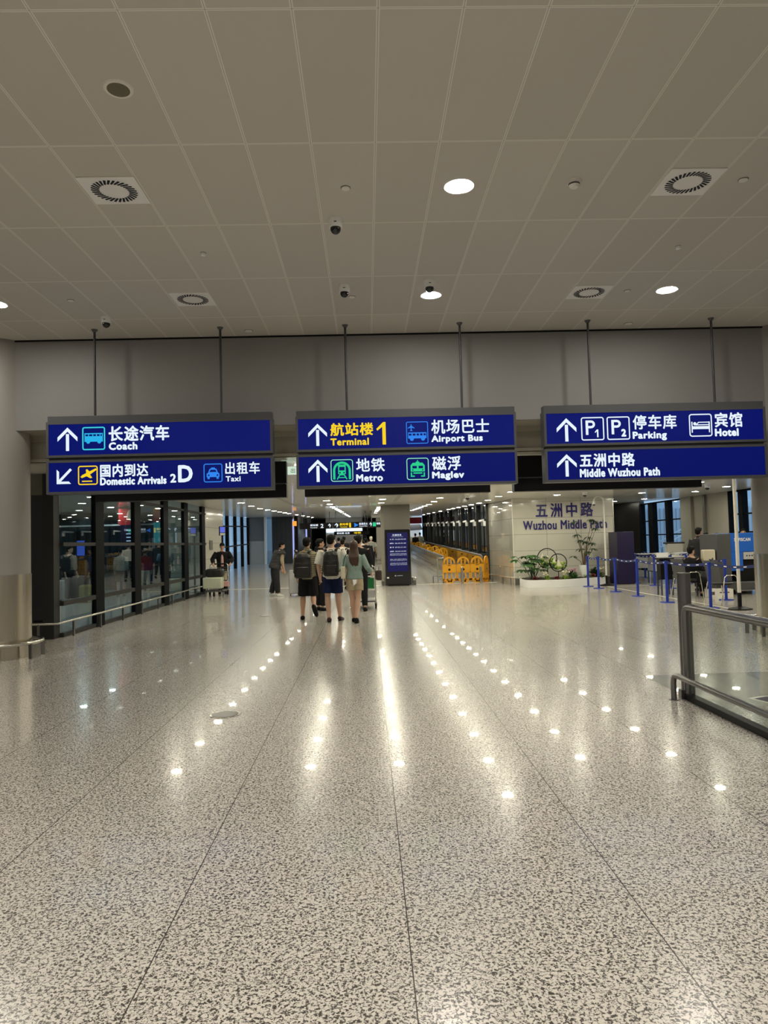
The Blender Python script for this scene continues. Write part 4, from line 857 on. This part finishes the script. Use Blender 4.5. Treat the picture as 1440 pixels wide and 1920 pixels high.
# ------------------------------------------------------------------ people
def vlerp(a, b, t): return Vector(a).lerp(Vector(b), t)
def limb(g, pts, rs, n=12, flat_=1.0):
    pts = [Vector(p) for p in pts]; secs = []; u = Vector((1,0,0))
    for i, p in enumerate(pts):
        d = (pts[min(i+1,len(pts)-1)]-pts[max(i-1,0)]).normalized(); a = (u-d*u.dot(d)); a = a.normalized() if a.length > .05 else d.orthogonal().normalized(); b = d.cross(a)
        secs.append((p, a*rs[i], b*rs[i]*flat_))
    g.loft(secs, n); return g
def hand(g, wr, d, pn, side, s=1.0, curl=.5):
    # wr wrist, d direction of the hand, pn palm normal, side +1/-1
    wr = Vector(wr); d = Vector(d).normalized(); pn = Vector(pn); pn = (pn-d*pn.dot(d)).normalized(); x = d.cross(pn)*side
    g.loft([(wr-d*.01, x*.026*s, pn*.020*s),(wr+d*.03*s, x*.036*s, pn*.017*s),(wr+d*.085*s, x*.041*s, pn*.014*s),(wr+d*.098*s, x*.036*s, pn*.011*s)], 12)
    for k, (o, L) in enumerate(((-.031,.068),(-.0105,.078),(.0105,.073),(.031,.056))):
        b = wr+d*.088*s+x*o*s; q1 = b+(d*math.cos(curl*.6)+pn*math.sin(curl*.6))*L*.45*s; q2 = q1+(d*math.cos(curl*1.6)+pn*math.sin(curl*1.6))*L*.33*s; q3 = q2+(d*math.cos(curl*2.4)+pn*math.sin(curl*2.4))*L*.25*s
        limb(g, [b-d*.02*s,b,q1,q2,q3], [.0098*s]*3+[.009*s,.0072*s], 8)
    b = wr+d*.025*s-x*.030*s; q1 = b+(d*.7-x*.6+pn*.2).normalized()*.038*s; q2 = q1+(d*.9-x*.15+pn*.3).normalized()*.032*s
    limb(g, [wr+d*.012*s,b,q1,q2], [.012*s,.0125*s,.0105*s,.008*s], 8)
def person(lab, loc, rz, h=1.74, female=False, vox=.0105, lean=0, head_yaw=0, head_pitch=0, arms=None, legs=None, top=None, bottom=None, shoes=None, skin='skin', hair='hair', hairstyle='short', build=1.10,
           mask=False, group=None, cap=None, sleeves=None, hand_curl=.5, shirt2=None, collar=False):
    """local frame: x right, y forward, z up, unit figure 1.75 m"""
    k = h/1.75; t = thing('person', lab, 'person', loc, rz, group)
    sw = .92 if female else build
    piv = Vector((0,0,.93)); RL = Matrix.Rotation(-lean, 3, 'X')
    def up_(p): return (piv + RL @ (Vector(p)-piv))*k
    def lo(p): return Vector(p)*k
    A = arms or {}; Lg = legs or {}
    sh = {s: Vector((s*.185*sw,-.005,1.415)) for s in (-1,1)}
    def arm(s):
        a = A.get(s) or ((s*.045,-.03,-.285),(s*.05,.05,-.53))
        return sh[s]+Vector(a[0]), sh[s]+Vector(a[1])
    def leg(s): # knee, ankle, toe direction
        return Lg.get(s) or ((s*.10,.015,.495),(s*.105,-.02,.085),(0,1,-.1))
    hips = {s: Vector((s*.088,0,.90)) for s in (-1,1)}
    HC = Vector((0,.022,1.632)); RH = RL @ Matrix.Rotation(head_yaw,3,'Z') @ Matrix.Rotation(-head_pitch,3,'X'); NB = Vector((0,0,1.53))
    def hd(p): return (piv + RL @ (NB-piv) + RH @ (Vector(p)-NB))*k
    def torso(g, inf=0, z0=.86, z1=1.5, open_=False):
        P_ = [(.86,.150,.100),(.93,.168,.112),(1.02,.150,.104),(1.12,.142,.100),(1.24,.165,.112),(1.34,.180,.112),(1.41,.178,.098),(1.455,.120,.078),(1.49,.066,.062)]
        secs = []
        for z, rx, ry in P_:
            if z < z0-1e-6 or z > z1+1e-6: continue
            rx *= sw if z > 1.1 else (1.02 if female else 1); X_ = RL @ Vector(((rx+inf)*k,0,0)); Y_ = RL @ Vector((0,(ry+inf)*k,0)); secs.append((up_((0,0,z)), X_, Y_))
        g.loft(secs, 20)
    g = G(); torso(g)
    limb(g, [up_((0,-.01,1.46)),up_((0,0,1.52)),hd((0,.008,1.58))], [.058*k,.054*k,.052*k])
    # head: skull, jaw, nose, ears, brow, lips
    g.ell(hd((0,.0,1.655)), .076*k,.094*k,.092*k, 18, 12, RH); g.ell(hd((0,.022,1.595)), .060*k,.066*k,.072*k, 16, 10, RH)
    g.ell(hd((0,.052,1.556)), .030*k,.028*k,.024*k, 10, 7, RH)
    g.loft([(hd((0,.088,1.648)),RH@Vector((.008*k,0,0)),RH@Vector((0,0,.010*k))),(hd((0,.112,1.612)),RH@Vector((.014*k,0,0)),RH@Vector((0,.008*k,.010*k)))],8)
    g.ell(hd((0,.088,1.585)), .022*k,.010*k,.009*k, 10, 6, RH)
    for s in (-1,1): g.ell(hd((s*.079,-.006,1.625)), .010*k,.018*k,.030*k, 8, 6, RH); g.ell(hd((s*.03,.080,1.64)), .014*k,.010*k,.008*k, 8, 5, RH)
    for s in (-1,1):
        el, wr = arm(s)
        limb(g, [up_(sh[s]+Vector((-s*.02,0,.0))), up_(vlerp(sh[s],el,.15)), up_(vlerp(sh[s],el,.5)), up_(el), up_(vlerp(el,wr,.3)), up_(wr)], [.054*k*sw,.052*k*sw,.045*k*sw,.037*k*sw,.038*k*sw,.024*k])
        d = up_(wr)-up_(el); hand(g, up_(wr), d, RL @ Vector((-s,.25,0)) if not A.get('pn') else RL @ Vector(A['pn']), s, k*.98, hand_curl)
        kn, an, td = leg(s)
        limb(g, [lo(hips[s])+Vector((0,0,.03)), lo(vlerp(hips[s],kn,.25)), lo(vlerp(hips[s],kn,.7)), lo(kn), lo(vlerp(kn,an,.28)), lo(vlerp(kn,an,.6)), lo(an)], [.092*k,.086*k,.068*k,.057*k,.063*k,.049*k,.038*k])
        tv = Vector(td).normalized(); a0 = lo(an); dn = (lo(an)-lo(kn)).normalized(); dn = (dn-tv*dn.dot(tv)).normalized()
        heel = a0+dn*.05*k-tv*.035*k
        limb(g, [heel-tv*.01*k, heel+tv*.03*k, heel+tv*.12*k+dn*.01*k, heel+tv*.19*k+dn*.018*k, heel+tv*.225*k+dn*.02*k], [.024*k,.032*k,.036*k,.032*k,.018*k], 12, .8)
    body = voxel(g, 'body', skin, t, vox*.8)
    # eyes and brows, small dark marks
    if head_yaw or rz: 
        g = G()
        for s in (-1,1): g.ell(hd((s*.030,.0885,1.642)), .010*k,.005*k,.005*k, 8, 5, RH); g.ell(hd((s*.030,.088,1.663)), .017*k,.006*k,.004*k, 8, 5, RH)
        g.obj('eyes', 'hair', t)
    # hair
    g = G()
    if hairstyle in ('short','cap'):
        g.ell(hd((0,-.018,1.678)), .087*k,.100*k,.090*k, 18, 12, RH); g.ell(hd((0,-.045,1.620)), .074*k,.062*k,.065*k, 14, 9, RH); g.ell(hd((.02,.045,1.722)), .055*k,.050*k,.032*k, 12, 8, RH); g.ell(hd((-.02,.02,1.735)), .055*k,.055*k,.034*k, 12, 8, RH)
    elif hairstyle == 'long':
        g.ell(hd((0,-.016,1.672)), .092*k,.104*k,.098*k, 18, 12, RH)
        g.loft([(hd((0,-.03,1.68)),RH@Vector((.09*k,0,0)),RH@Vector((0,.08*k,0))),(hd((0,-.05,1.58)),RH@Vector((.095*k,0,0)),RH@Vector((0,.062*k,0))),(up_((0,-.085,1.48)),RL@Vector((.112*k,0,0)),RL@Vector((0,.050*k,0))),(up_((.0,-.125,1.38)),RL@Vector((.112*k,0,0)),RL@Vector((0,.040*k,0))),(up_((.01,-.128,1.29)),RL@Vector((.095*k,0,0)),RL@Vector((0,.030*k,0))),(up_((.025,-.118,1.22)),RL@Vector((.045*k,0,0)),RL@Vector((0,.02*k,0)))],18)
        for q in range(9):
            x = -.085+.0212*q; limb(g, [up_((x*.8,-.115,1.50)),up_((x*1.1,-.155,1.40)),up_((x,-.150,1.30)),up_((x*.8+.015,-.135,1.235-.02*(q%3)))], [.012*k,.015*k,.013*k,.006*k], 8)
    voxel(g, 'hair', hair, t, vox*.9, .006)
    if cap:
        g = G(); g.ell(hd((0,-.008,1.690)), .092*k,.106*k,.088*k, 18, 12, RH); g.loft([(hd((0,.07,1.685)),RH@Vector((.07*k,0,0)),RH@Vector((0,0,.012*k))),(hd((0,.15,1.668)),RH@Vector((.055*k,0,0)),RH@Vector((0,0,.008*k)))],12); voxel(g, 'cap', cap, t, vox)
    if mask:
        g = G(); g.ell(hd((0,.062,1.592)), .062*k,.052*k,.050*k, 16, 10, RH); g.obj('face_mask', 'white', t)
        g = G()
        for s in (-1,1): g.tube([hd((s*.055,.075,1.60)),hd((s*.082,.0,1.622))], .002, 6)
        g.obj('mask_strap', 'white', t)
    if top:
        m, hem, slv, loose = top     # sleeve: fraction along arm 0..1 upper, 1..2 forearm
        g = G(); torso(g, loose, hem, 1.46)
        if hem < .93: pass
        for s in (-1,1):
            el, wr = arm(s); pts = [up_(sh[s]+Vector((-s*.05,0,.0))), up_(sh[s]+Vector((0,0,.004)))]; rs = [.060*k, (.060+loose*.6)*k]
            if slv <= 1: pts += [up_(vlerp(sh[s],el,slv*.5)), up_(vlerp(sh[s],el,slv))]; rs += [(.062+loose*.8)*k*sw, (.060+loose*.9)*k*sw]
            else:
                f = slv-1; pts += [up_(vlerp(sh[s],el,.5)), up_(el), up_(vlerp(el,wr,f*.5)), up_(vlerp(el,wr,f))]; rs += [(.054+loose*.7)*k*sw,(.048+loose*.7)*k*sw,(.045+loose*.7)*k*sw,(.034+loose*.4)*k*sw]
            limb(g, pts, rs, 14)
        limb(g, [up_((0,0,1.44)),up_((0,-.002,1.485))], [.10*k,.068*k]) 
        if collar: limb(g, [up_((0,0,1.47)),up_((0,-.0,1.535))], [.074*k,.070*k])
        voxel(g, 'top', m, t, vox, .014)
    if sleeves:
        for s in (-1,1):
            el, wr = arm(s); g = G(); limb(g, [up_(vlerp(sh[s],el,.1)), up_(vlerp(sh[s],el,.5)), up_(el), up_(vlerp(el,wr,.25))], [.066*k,.066*k,.060*k,.058*k], 12); voxel(g, 'sleeve', sleeves, t, vox)
    if shirt2:
        g = G(); g.loft([(up_((0,.11,.95)),RL@Vector((.055*k,0,0)),RL@Vector((0,.07*k,0))),(up_((0,.115,1.25)),RL@Vector((.05*k,0,0)),RL@Vector((0,.072*k,0))),(up_((0,.06,1.46)),RL@Vector((.04*k,0,0)),RL@Vector((0,.05*k,0)))],14); voxel(g, 'shirt_front', shirt2, t, vox)
    if bottom:
        m, end, wd = bottom        # end: fraction along leg, 0..1 thigh, 1..2 shin
        g = G(); g.loft([(lo((0,0,.84)),Vector((.165*k,0,0)),Vector((0,.115*k,0))),(lo((0,0,.93)),Vector((.182*k,0,0)),Vector((0,.126*k,0))),(lo((0,0,1.0)),Vector((.168*k,0,0)),Vector((0,.118*k,0)))],20)
        for s in (-1,1):
            kn, an, td = leg(s); pts = [lo(hips[s])+Vector((0,0,.03)), lo(vlerp(hips[s],kn,.3))]; rs = [.102*k,(.097+wd*.4)*k]
            if end <= 1: pts += [lo(vlerp(hips[s],kn,end))]; rs += [(.080+wd)*k]
            else:
                f = end-1; pts += [lo(kn), lo(vlerp(kn,an,f*.5)), lo(vlerp(kn,an,f))]; rs += [(.068+wd*.7)*k,(.062+wd*.7)*k,(.052+wd*.6)*k]
            limb(g, pts, rs, 16)
        voxel(g, 'shorts' if end <= 1.05 else 'trousers', m, t, vox, .010)
    if shoes:
        m, sole = shoes
        for s in (-1,1):
            kn, an, td = leg(s); tv = Vector(td).normalized(); a0 = lo(an); dn = (lo(an)-lo(kn)).normalized(); dn = (dn-tv*dn.dot(tv)).normalized(); heel = a0+dn*.045*k-tv*.04*k
            g = G(); limb(g, [heel-tv*.012*k-dn*.006*k, heel+tv*.03*k-dn*.006*k, heel+tv*.12*k+dn*.004*k, heel+tv*.2*k+dn*.014*k, heel+tv*.245*k+dn*.018*k], [.040*k,.050*k,.052*k,.048*k,.028*k], 14, .95)
            sho = voxel(g, 'shoe', m, t, vox*.8)
            g = G(); x_ = tv.cross(dn); 
            g.loft([(heel+tv*.10*k+dn*.036*k, x_*.047*k, tv*.150*k),(heel+tv*.10*k+dn*.052*k, x_*.045*k, tv*.146*k)], 24); g.obj('sole', sole, sho)
    return t
def backpack(lab, loc, rz, w_=.32, h=.46, d=.18, m='leather'):
    t = thing('backpack', lab, 'backpack', loc, rz); g = G()
    g.loft([((0,0,0),(w_*.42,0,0),(0,d*.42,0)),((0,0,.03),(w_*.5,0,0),(0,d*.5,0)),((0,0,h*.5),(w_*.52,0,0),(0,d*.54,0)),((0,0,h*.85),(w_*.46,0,0),(0,d*.46,0)),((0,0,h*.97),(w_*.34,0,0),(0,d*.34,0)),((0,0,h),(w_*.2,0,0),(0,d*.2,0))],20)
    g.box(-w_*.46,w_*.46,-d*.36,d*.42,.03,h*.84)
    voxel(g, 'body', m, t, .009, .006)
    G().tube([(-.04,d*.2,h*.95),(-.035,d*.2,h*1.05),(.035,d*.2,h*1.05),(.04,d*.2,h*.95)],.008,8).obj('grab_handle', m, t)
    g = G(); g.box(-w_*.36,w_*.36,-d*.62,-d*.40,.06,h*.46); g.obj('front_pocket', m, t, bevel=.03)
    G().box(-w_*.38,w_*.38,-d*.5,-d*.485,h*.60,h*.615).obj('zip', 'darkgrey', t)
    for s in (-1,1):
        pts = [(s*w_*.25,d*.3,h*.90),(s*w_*.36,d*.34,h*1.06),(s*w_*.46,d*.8,h*1.135),(s*w_*.48,d*1.5,h*1.06),(s*w_*.50,d*1.95,h*.80),(s*w_*.58,d*1.7,h*.45),(s*w_*.58,d*1.0,h*.22),(s*w_*.46,d*.4,h*.15)]
        g = G(); secs = []
        for i, p in enumerate(pts):
            p = Vector(p); q0 = Vector(pts[max(i-1,0)]); q1 = Vector(pts[min(i+1,len(pts)-1)]); dd = (q1-q0).normalized(); x = Vector((1,0,0)); x = (x-dd*x.dot(dd)).normalized(); y = dd.cross(x); secs.append((p, x*(.030 if i < 5 else .014), y*.007))
        g.loft(secs, 10); g.obj('strap', m, t)
    return t
def suitcase(lab, loc, rz, m='silver', w_=.42, d=.26, h=.66, handle=True, lay=False):
    t = thing('suitcase', lab, 'suitcase', loc, rz); G().box(-w_/2,w_/2,-d/2,d/2,.055,h).obj('shell', m, t, bevel=.035)
    g = G()
    for i in range(5): x = -w_*.36+w_*.18*i; g.box(x-.006,x+.006,-d/2-.004,d/2+.004,.12,h-.07)
    g.obj('ribs', m, t, smooth=False); G().box(-w_/2-.002,w_/2+.002,-.006,.006,.06,h+.002).obj('seam', 'darkgrey', t, bevel=.002)
    for sx in (-1,1):
        for sy in (-1,1): G().tube([(sx*w_*.38-.014,sy*d*.36,.028),(sx*w_*.38+.014,sy*d*.36,.028)],.028,14).obj('wheel', 'black', t)
    if handle: G().tube([(-.09,d*.3,h),(-.09,d*.3,h+.34),(-.08,d*.3,h+.36),(.08,d*.3,h+.36),(.09,d*.3,h+.34),(.09,d*.3,h)],.009,8).obj('pull_handle', 'steel', t)
    return t
def trolley(lab, loc, rz, board='green'):
    t = thing('luggage_trolley', lab, 'luggage trolley', loc, rz)
    G().tube([(-.30,.02,.12),(-.30,-.02,.98),(-.29,-.04,1.02),(-.25,-.05,1.04),(.25,-.05,1.04),(.29,-.04,1.02),(.30,-.02,.98),(.30,.02,.12)],.018,12).obj('frame', 'steel', t)
    G().tube([(-.22,-.055,1.04),(.22,-.055,1.04)],.024,12).obj('grip', 'black', t); G().box(-.27,.27,.0,.016,.50,.76).obj('advert_board', board, t, bevel=.004); G().box(-.06,.06,-.003,0,.58,.68).obj('notice', 'white', t)
    g = G()
    for z in (.80,.86,.93): g.tube([(-.27,.0,z),(-.27,.22,z),(.27,.22,z),(.27,.0,z)],.006,6)
    for x in (-.2,-.1,0,.1,.2): g.tube([(x,.22,.80),(x,.22,.95)],.005,6)
    g.obj('basket', 'steel', t); G().box(-.28,.28,.02,.03,.28,.46).obj('back_plate', 'silver', t); G().box(-.28,.28,.02,.22,.78,.79).obj('basket_floor', 'silver', t)
    g = G(); g.box(-.29,.29,.02,.86,.17,.20).tube([(-.30,.03,.17),(-.2,.95,.17),(.2,.95,.17),(.30,.03,.17)],.018,8); g.obj('platform', 'darkgrey', t)
    for x, y in ((-.30,.05),(.30,.05),(0,.82)):
        wq = G().tube([(x-.022,y,.075),(x+.022,y,.075)],.075,20).obj('wheel', 'black', t); G().box(x-.03,x+.03,y-.02,y+.02,.075,.17).obj('fork', 'darkgrey', wq)
    return t
STA = ((-.10,.02,.495),(-.10,.03,.085),(0,1,-.1))
# P1 striped man, right foot swung back
person('person in olive striped knit top and black shorts with a black backpack, left of three', (-1.30,15.4,0), 0.0, 1.76, head_yaw=-.35,
       legs={-1:((-.11,.06,.495),(-.12,.0,.085),(-.12,1,-.05)), 1:((.11,.03,.495),(.15,-.32,.30),(.28,.30,-.95))},
       arms={-1:((-.05,.0,-.285),(-.04,.10,-.52)), 1:((.06,-.03,-.285),(.07,.03,-.54))}, top=('c_stripe',.86,1.55,.022), bottom=('c_black',.96,.035), shoes=('c_black','black'), collar=True)
backpack('large black backpack on the person in the striped top', (-1.38,15.4-.215,.90), 0.0, .37, .53, .20)
# P2 white t-shirt
person('person in white T-shirt, navy shorts and face mask with a black backpack, middle of three', (-.745,14.9,0), 0, 1.80, head_yaw=-.55, mask=True, skin='skin2',
       legs={-1:((-.10,.0,.495),(-.075,-.10,.085),(-.05,1,-.02)), 1:((.11,.05,.495),(.135,.14,.085),(.25,1,-.12))},
       arms={-1:((-.07,-.03,-.28),(-.06,.08,-.50)), 1:((.07,.0,-.28),(.07,.10,-.50))}, top=('c_white',.86,.92,.030), bottom=('c_navy',.80,.035), shoes=('maroon','black'))
backpack('black leather backpack with wide straps on the person in the white T-shirt', (-.755,14.9-.215,.95), 0, .32, .52, .18)
# P3 woman
person('person with long brown hair, pale teal sweater and beige shorts, right of three', (-.275,14.6,0), 0, 1.66, female=True, hairstyle='long', hair='hairb', skin='skin2', head_yaw=0,
       legs={-1:((-.055,.05,.495),(-.035,.10,.085),(0,1,-.1)), 1:((.065,-.02,.495),(.03,-.17,.10),(.05,1,-.45))},
       arms={-1:((-.10,-.06,-.25),(-.04,.14,-.36)), 1:((.12,-.05,-.25),(.20,.13,-.36))}, top=('c_teal',.90,1.9,.028), bottom=('c_beige',.52,.035), shoes=('c_black','black'))
t = thing('shoulder_bag', 'cream shoulder bag at the left hip of the person with long brown hair', 'handbag', (-.50,14.50,.90)); G().box(-.045,.045,-.14,.13,0,.25).obj('body', 'cream', t, bevel=.02); G().box(-.05,-.03,-.05,.05,.11,.2).obj('flap', 'leather', t, bevel=.005)
G().tube([(0,-.12,.24),(.03,-.06,.40),(.075,.03,.50),(.03,.10,.40),(0,.11,.24)],.009,8).obj('strap', 'leather', t)
t = thing('paper_tag', 'white paper sticking out of the beige shorts', 'paper', (-.275,14.43,.83)); G().add([(-.035,0,.05),(.05,0,.05),(.04,-.01,-.03),(-.02,-.012,-.075)],[(0,3,2,1)]).obj('sheet', 'white', t, smooth=False)
# P4 man in black with trolley
person('person in black with a face mask pushing the trolley with the green board', (-.20,17.0,0), -.1, 1.80, head_yaw=-.25, mask=True, vox=.013,
       legs={-1:((-.10,.05,.495),(-.10,-.0,.085),(0,1,-.1)), 1:((.10,.06,.495),(.12,-.08,.085),(0,1,-.15))},
       arms={-1:((-.05,.05,-.27),(-.0,.28,-.36)), 1:((.05,.05,-.27),(.0,.28,-.36))}, top=('c_black',.86,1.85,.03), bottom=('c_black',1.9,.02), shoes=('c_black','black'))
trolley('luggage trolley with a green board beside the person with long hair', (-.12,17.42,0), 0)
t = thing('handbag', 'dark brown bag hanging on the trolley with the green board', 'handbag', (.27,17.40,.70)); G().box(-.07,.07,-.12,.12,0,.24).obj('body', 'c_brown', t, bevel=.03); G().tube([(0,-.08,.23),(0,-.05,.33),(0,.05,.33),(0,.08,.23)],.008,8).obj('handle', 'leather', t)
# P5
person('person in black behind the striped top, seen in profile facing right', (-1.15,17.4,0), -1.0, 1.74, head_yaw=-.3, vox=.014, arms={-1:((-.03,.05,-.27),(-.0,.30,-.30)), 1:((.03,.05,-.27),(.0,.30,-.20))}, top=('c_black',.86,1.9,.03), bottom=('c_black',1.9,.02), shoes=('c_black','black'), collar=True)
# P6 vest man leaning
person('person in charcoal padded vest leaning on a silver suitcase at the left', (-2.95,22.7,0), -1.15, 1.76, lean=.36, head_yaw=-.2, head_pitch=-.1, build=1.15, sleeves='c_beige', vox=.013,
       legs={-1:((-.11,.02,.495),(-.12,-.10,.085),(0,1,-.1)), 1:((.11,.02,.495),(.13,.05,.085),(0,1,-.1))},
       arms={-1:((-.03,.12,-.26),(.02,.30,-.46)), 1:((.04,.10,-.27),(.02,.26,-.50))}, top=('c_vest',.86,.22,.075), bottom=('c_char',1.92,.045), shoes=('sole','sole'), collar=True)
suitcase('tall silver suitcase held by the person in the charcoal vest', (-2.33,22.95,0), .1, 'silver', .42, .27, .82, False)
suitcase('second silver suitcase half hidden by the person in the striped top', (-2.02,22.6,0), .1, 'silver', .30, .27, .78, False)
# P7 man with trolley, facing the camera
person('person in black jacket, pink shirt and black cap pushing a loaded trolley towards us', (-5.02,24.75,0), PI+.15, 1.74, vox=.013, head_pitch=-.1, cap='c_black', shirt2='c_pink',
       arms={-1:((-.13,.08,-.22),(-.08,.36,-.36)), 1:((.13,.08,-.22),(.08,.36,-.36)), 'pn':(0,0,-1)}, top=('c_black',.88,1.88,.035), bottom=('c_black',1.9,.02), shoes=('c_black','black'))
trolley('luggage trolley loaded with a pale case and a black bag by the glass wall', (-5.05,24.30,0), PI, 'cream')
suitcase('pale green hard suitcase lying on the trolley by the glass wall', (-5.10,23.62,.20), 0, 'palegreen', .62, .40, .42, False)
t = thing('travel_bag', 'black travel bag on top of the pale suitcase on the trolley', 'bag', (-5.08,23.85,.62)); G().box(-.30,.28,-.16,.18,0,.28).obj('body', 'leather', t, bevel=.07); G().tube([(-.1,-.16,.18),(-.08,-.2,.1),(.08,-.2,.1),(.1,-.16,.18)],.01,8).obj('handle', 'leather', t)
t = thing('paper_bag', 'small pale pink bag hanging on the loaded trolley', 'bag', (-4.74,23.9,.30)); G().box(-.10,.10,-.05,.05,0,.17).obj('body', 'c_pink', t, bevel=.01); G().tube([(-.05,0,.17),(0,0,.26),(.05,0,.17)],.005,6).obj('handle', 'white', t)
# far walkers
def simple(lab, x, y, rz, h, topm, botm, female=False, hair='hair', bag=None, arms=None, short=False, lean=0, hairstyle='short'):
    p = person(lab, (x,y,fz(y)), rz, h, vox=.018, top=(topm,.88,1.8 if not short else .9,.03), bottom=(botm,1.9,.02), shoes=('c_black','black'), female=female, hair=hair, arms=arms, lean=lean, hairstyle=hairstyle,
       legs={-1:((-.10,.08,.495),(-.10,.06,.085),(0,1,-.1)), 1:((.10,.02,.495),(.10,-.16,.10),(0,1,-.4))})
    if bag: backpack(bag, (x+.0,y-.22,fz(y)+.92), 0, .33,.48,.2,'c_black')
    return p
simple('person with a white top and black backpack walking ahead of the middle person', -.88,25.5,0,1.78,'c_white','c_black',bag='black backpack on the distant person in the white top')
simple('person with fair hair, grey patterned top and black trousers near the far column', .22,38.5,0,1.74,'c_grey','c_black',hair='petal',short=True)
simple('person in dark clothes far ahead right of the masked walker', -.05,30.5,0,1.75,'c_black','c_black')
simple('person in white shirt far ahead behind the person in black', -.35,33.5,0,1.78,'c_white','c_black',short=True)
simple('person in charcoal top far ahead between the sign and the middle walker', -1.15,35.5,0,1.80,'c_char','c_black')
simple('person in black far ahead behind the striped person', -2.0,31.0,.2,1.76,'c_black','c_navy')
simple('person in navy far ahead left of the middle walker', -1.55,39.0,0,1.72,'c_navy','c_black')
simple('person in brown clothes in the farthest crowd', -.7,42.0,0,1.76,'c_brown','c_black')
simple('person in dark grey clothes in the farthest crowd, right', -.1,45.0,0,1.74,'c_char','c_char')
simple('person in white top leftmost on the distant walkway', 3.35,56,0,1.76,'c_white','c_black',lean=.1); simple('person in black middle on the distant walkway', 3.75,55,.6,1.72,'c_black','c_black'); simple('person in grey top rightmost on the distant walkway', 4.15,55.5,0,1.78,'c_grey','c_black')
# seen through the left glass
person('person in dark clothes with white shoes behind the left glass wall', (-9.35,22.6,0), -1.9, 1.76, vox=.016, head_yaw=.2, top=('c_char',.86,1.7,.03), bottom=('c_black',1.9,.03), shoes=('sole','sole'))
person('second person in navy behind the left glass wall', (-8.6,22.8,0), 1.0, 1.72, vox=.016, top=('c_navy',.86,1.7,.03), bottom=('c_navy',1.9,.03), shoes=('c_black','black'))
suitcase('silver suitcase at the far left behind the glass wall', (-9.95,22.5,0), .2, 'silver', .42,.26,.72); suitcase('second silver suitcase behind the glass beside the dark person', (-9.6,22.9,0), -.1, 'silver', .36,.25,.70)
suitcase('teal suitcase behind the second pane of the left glass wall', (-9.75,26.0,0), .1, 'teal', .40,.26,.68)
t = thing('travel_bag', 'olive green travel bag behind the left glass wall', 'bag', (-8.75,22.4,0)); G().box(-.22,.22,-.15,.15,0,.55).obj('body', 'c_olive', t, bevel=.07); G().tube([(-.1,0,.53),(-.06,0,.78),(.06,0,.78),(.1,0,.53)],.012,8).obj('handle', 'leather', t)
person('person in brown skirt and white top with a yellow tag behind the glass', (-8.55,24.9,0), .4, 1.66, female=True, vox=.016, top=('c_grey',.9,1.7,.03), bottom=('c_brown',.9,.06), shoes=('c_black','black'))
person('person in red clothes behind the third pane of the glass wall', (-7.75,25.0,0), .2, 1.64, female=True, vox=.016, top=('c_red',.88,1.7,.03), bottom=('c_beige',1.9,.02), shoes=('sole','sole'))
person('person in white top and jeans behind the far panes of the glass wall', (-7.55,26.8,0), .1, 1.74, vox=.016, top=('c_white',.98,.9,.03), bottom=('c_navy',1.9,.02), shoes=('c_black','black'))
# screening area
person('seated person with black hair in dark uniform facing right in the screening area', (8.35,18.15,-.42), -1.2, 1.72, vox=.014, top=('c_black',.86,1.85,.03), bottom=('c_black',1.85,.02), shoes=('c_black','black'),
       legs={-1:((-.11,.42,.86),(-.12,.46,.50),(0,1,-.05)), 1:((.11,.42,.86),(.12,.46,.50),(0,1,-.05))}, arms={-1:((-.02,.12,-.25),(0,.36,-.24)), 1:((.02,.12,-.25),(0,.36,-.24))})
person('standing person in black jacket with olive collar behind the scanner panel', (9.42,19.95,0), -1.0, 1.80, vox=.014, top=('c_greyjkt',.86,1.85,.035), bottom=('c_black',1.9,.02), shoes=('c_black','black'), collar=True)
for x, y, h, lab, m in ((10.75,22.3,1.66,'leftmost head above the blue scanner hood','c_black'),(11.05,22.2,1.63,'second head from the left above the blue scanner hood','c_pink'),(11.6,22.5,1.62,'third head from the left above the blue scanner hood','c_char'),(11.75,21.9,1.74,'tallest person at the right end above the blue scanner hood','c_black')):
    person('person in dark clothes, '+lab, (x,y,0), 2.6, h, vox=.018, top=(m,.86,1.8,.03), bottom=('c_black',1.9,.02), shoes=('c_black','black'))
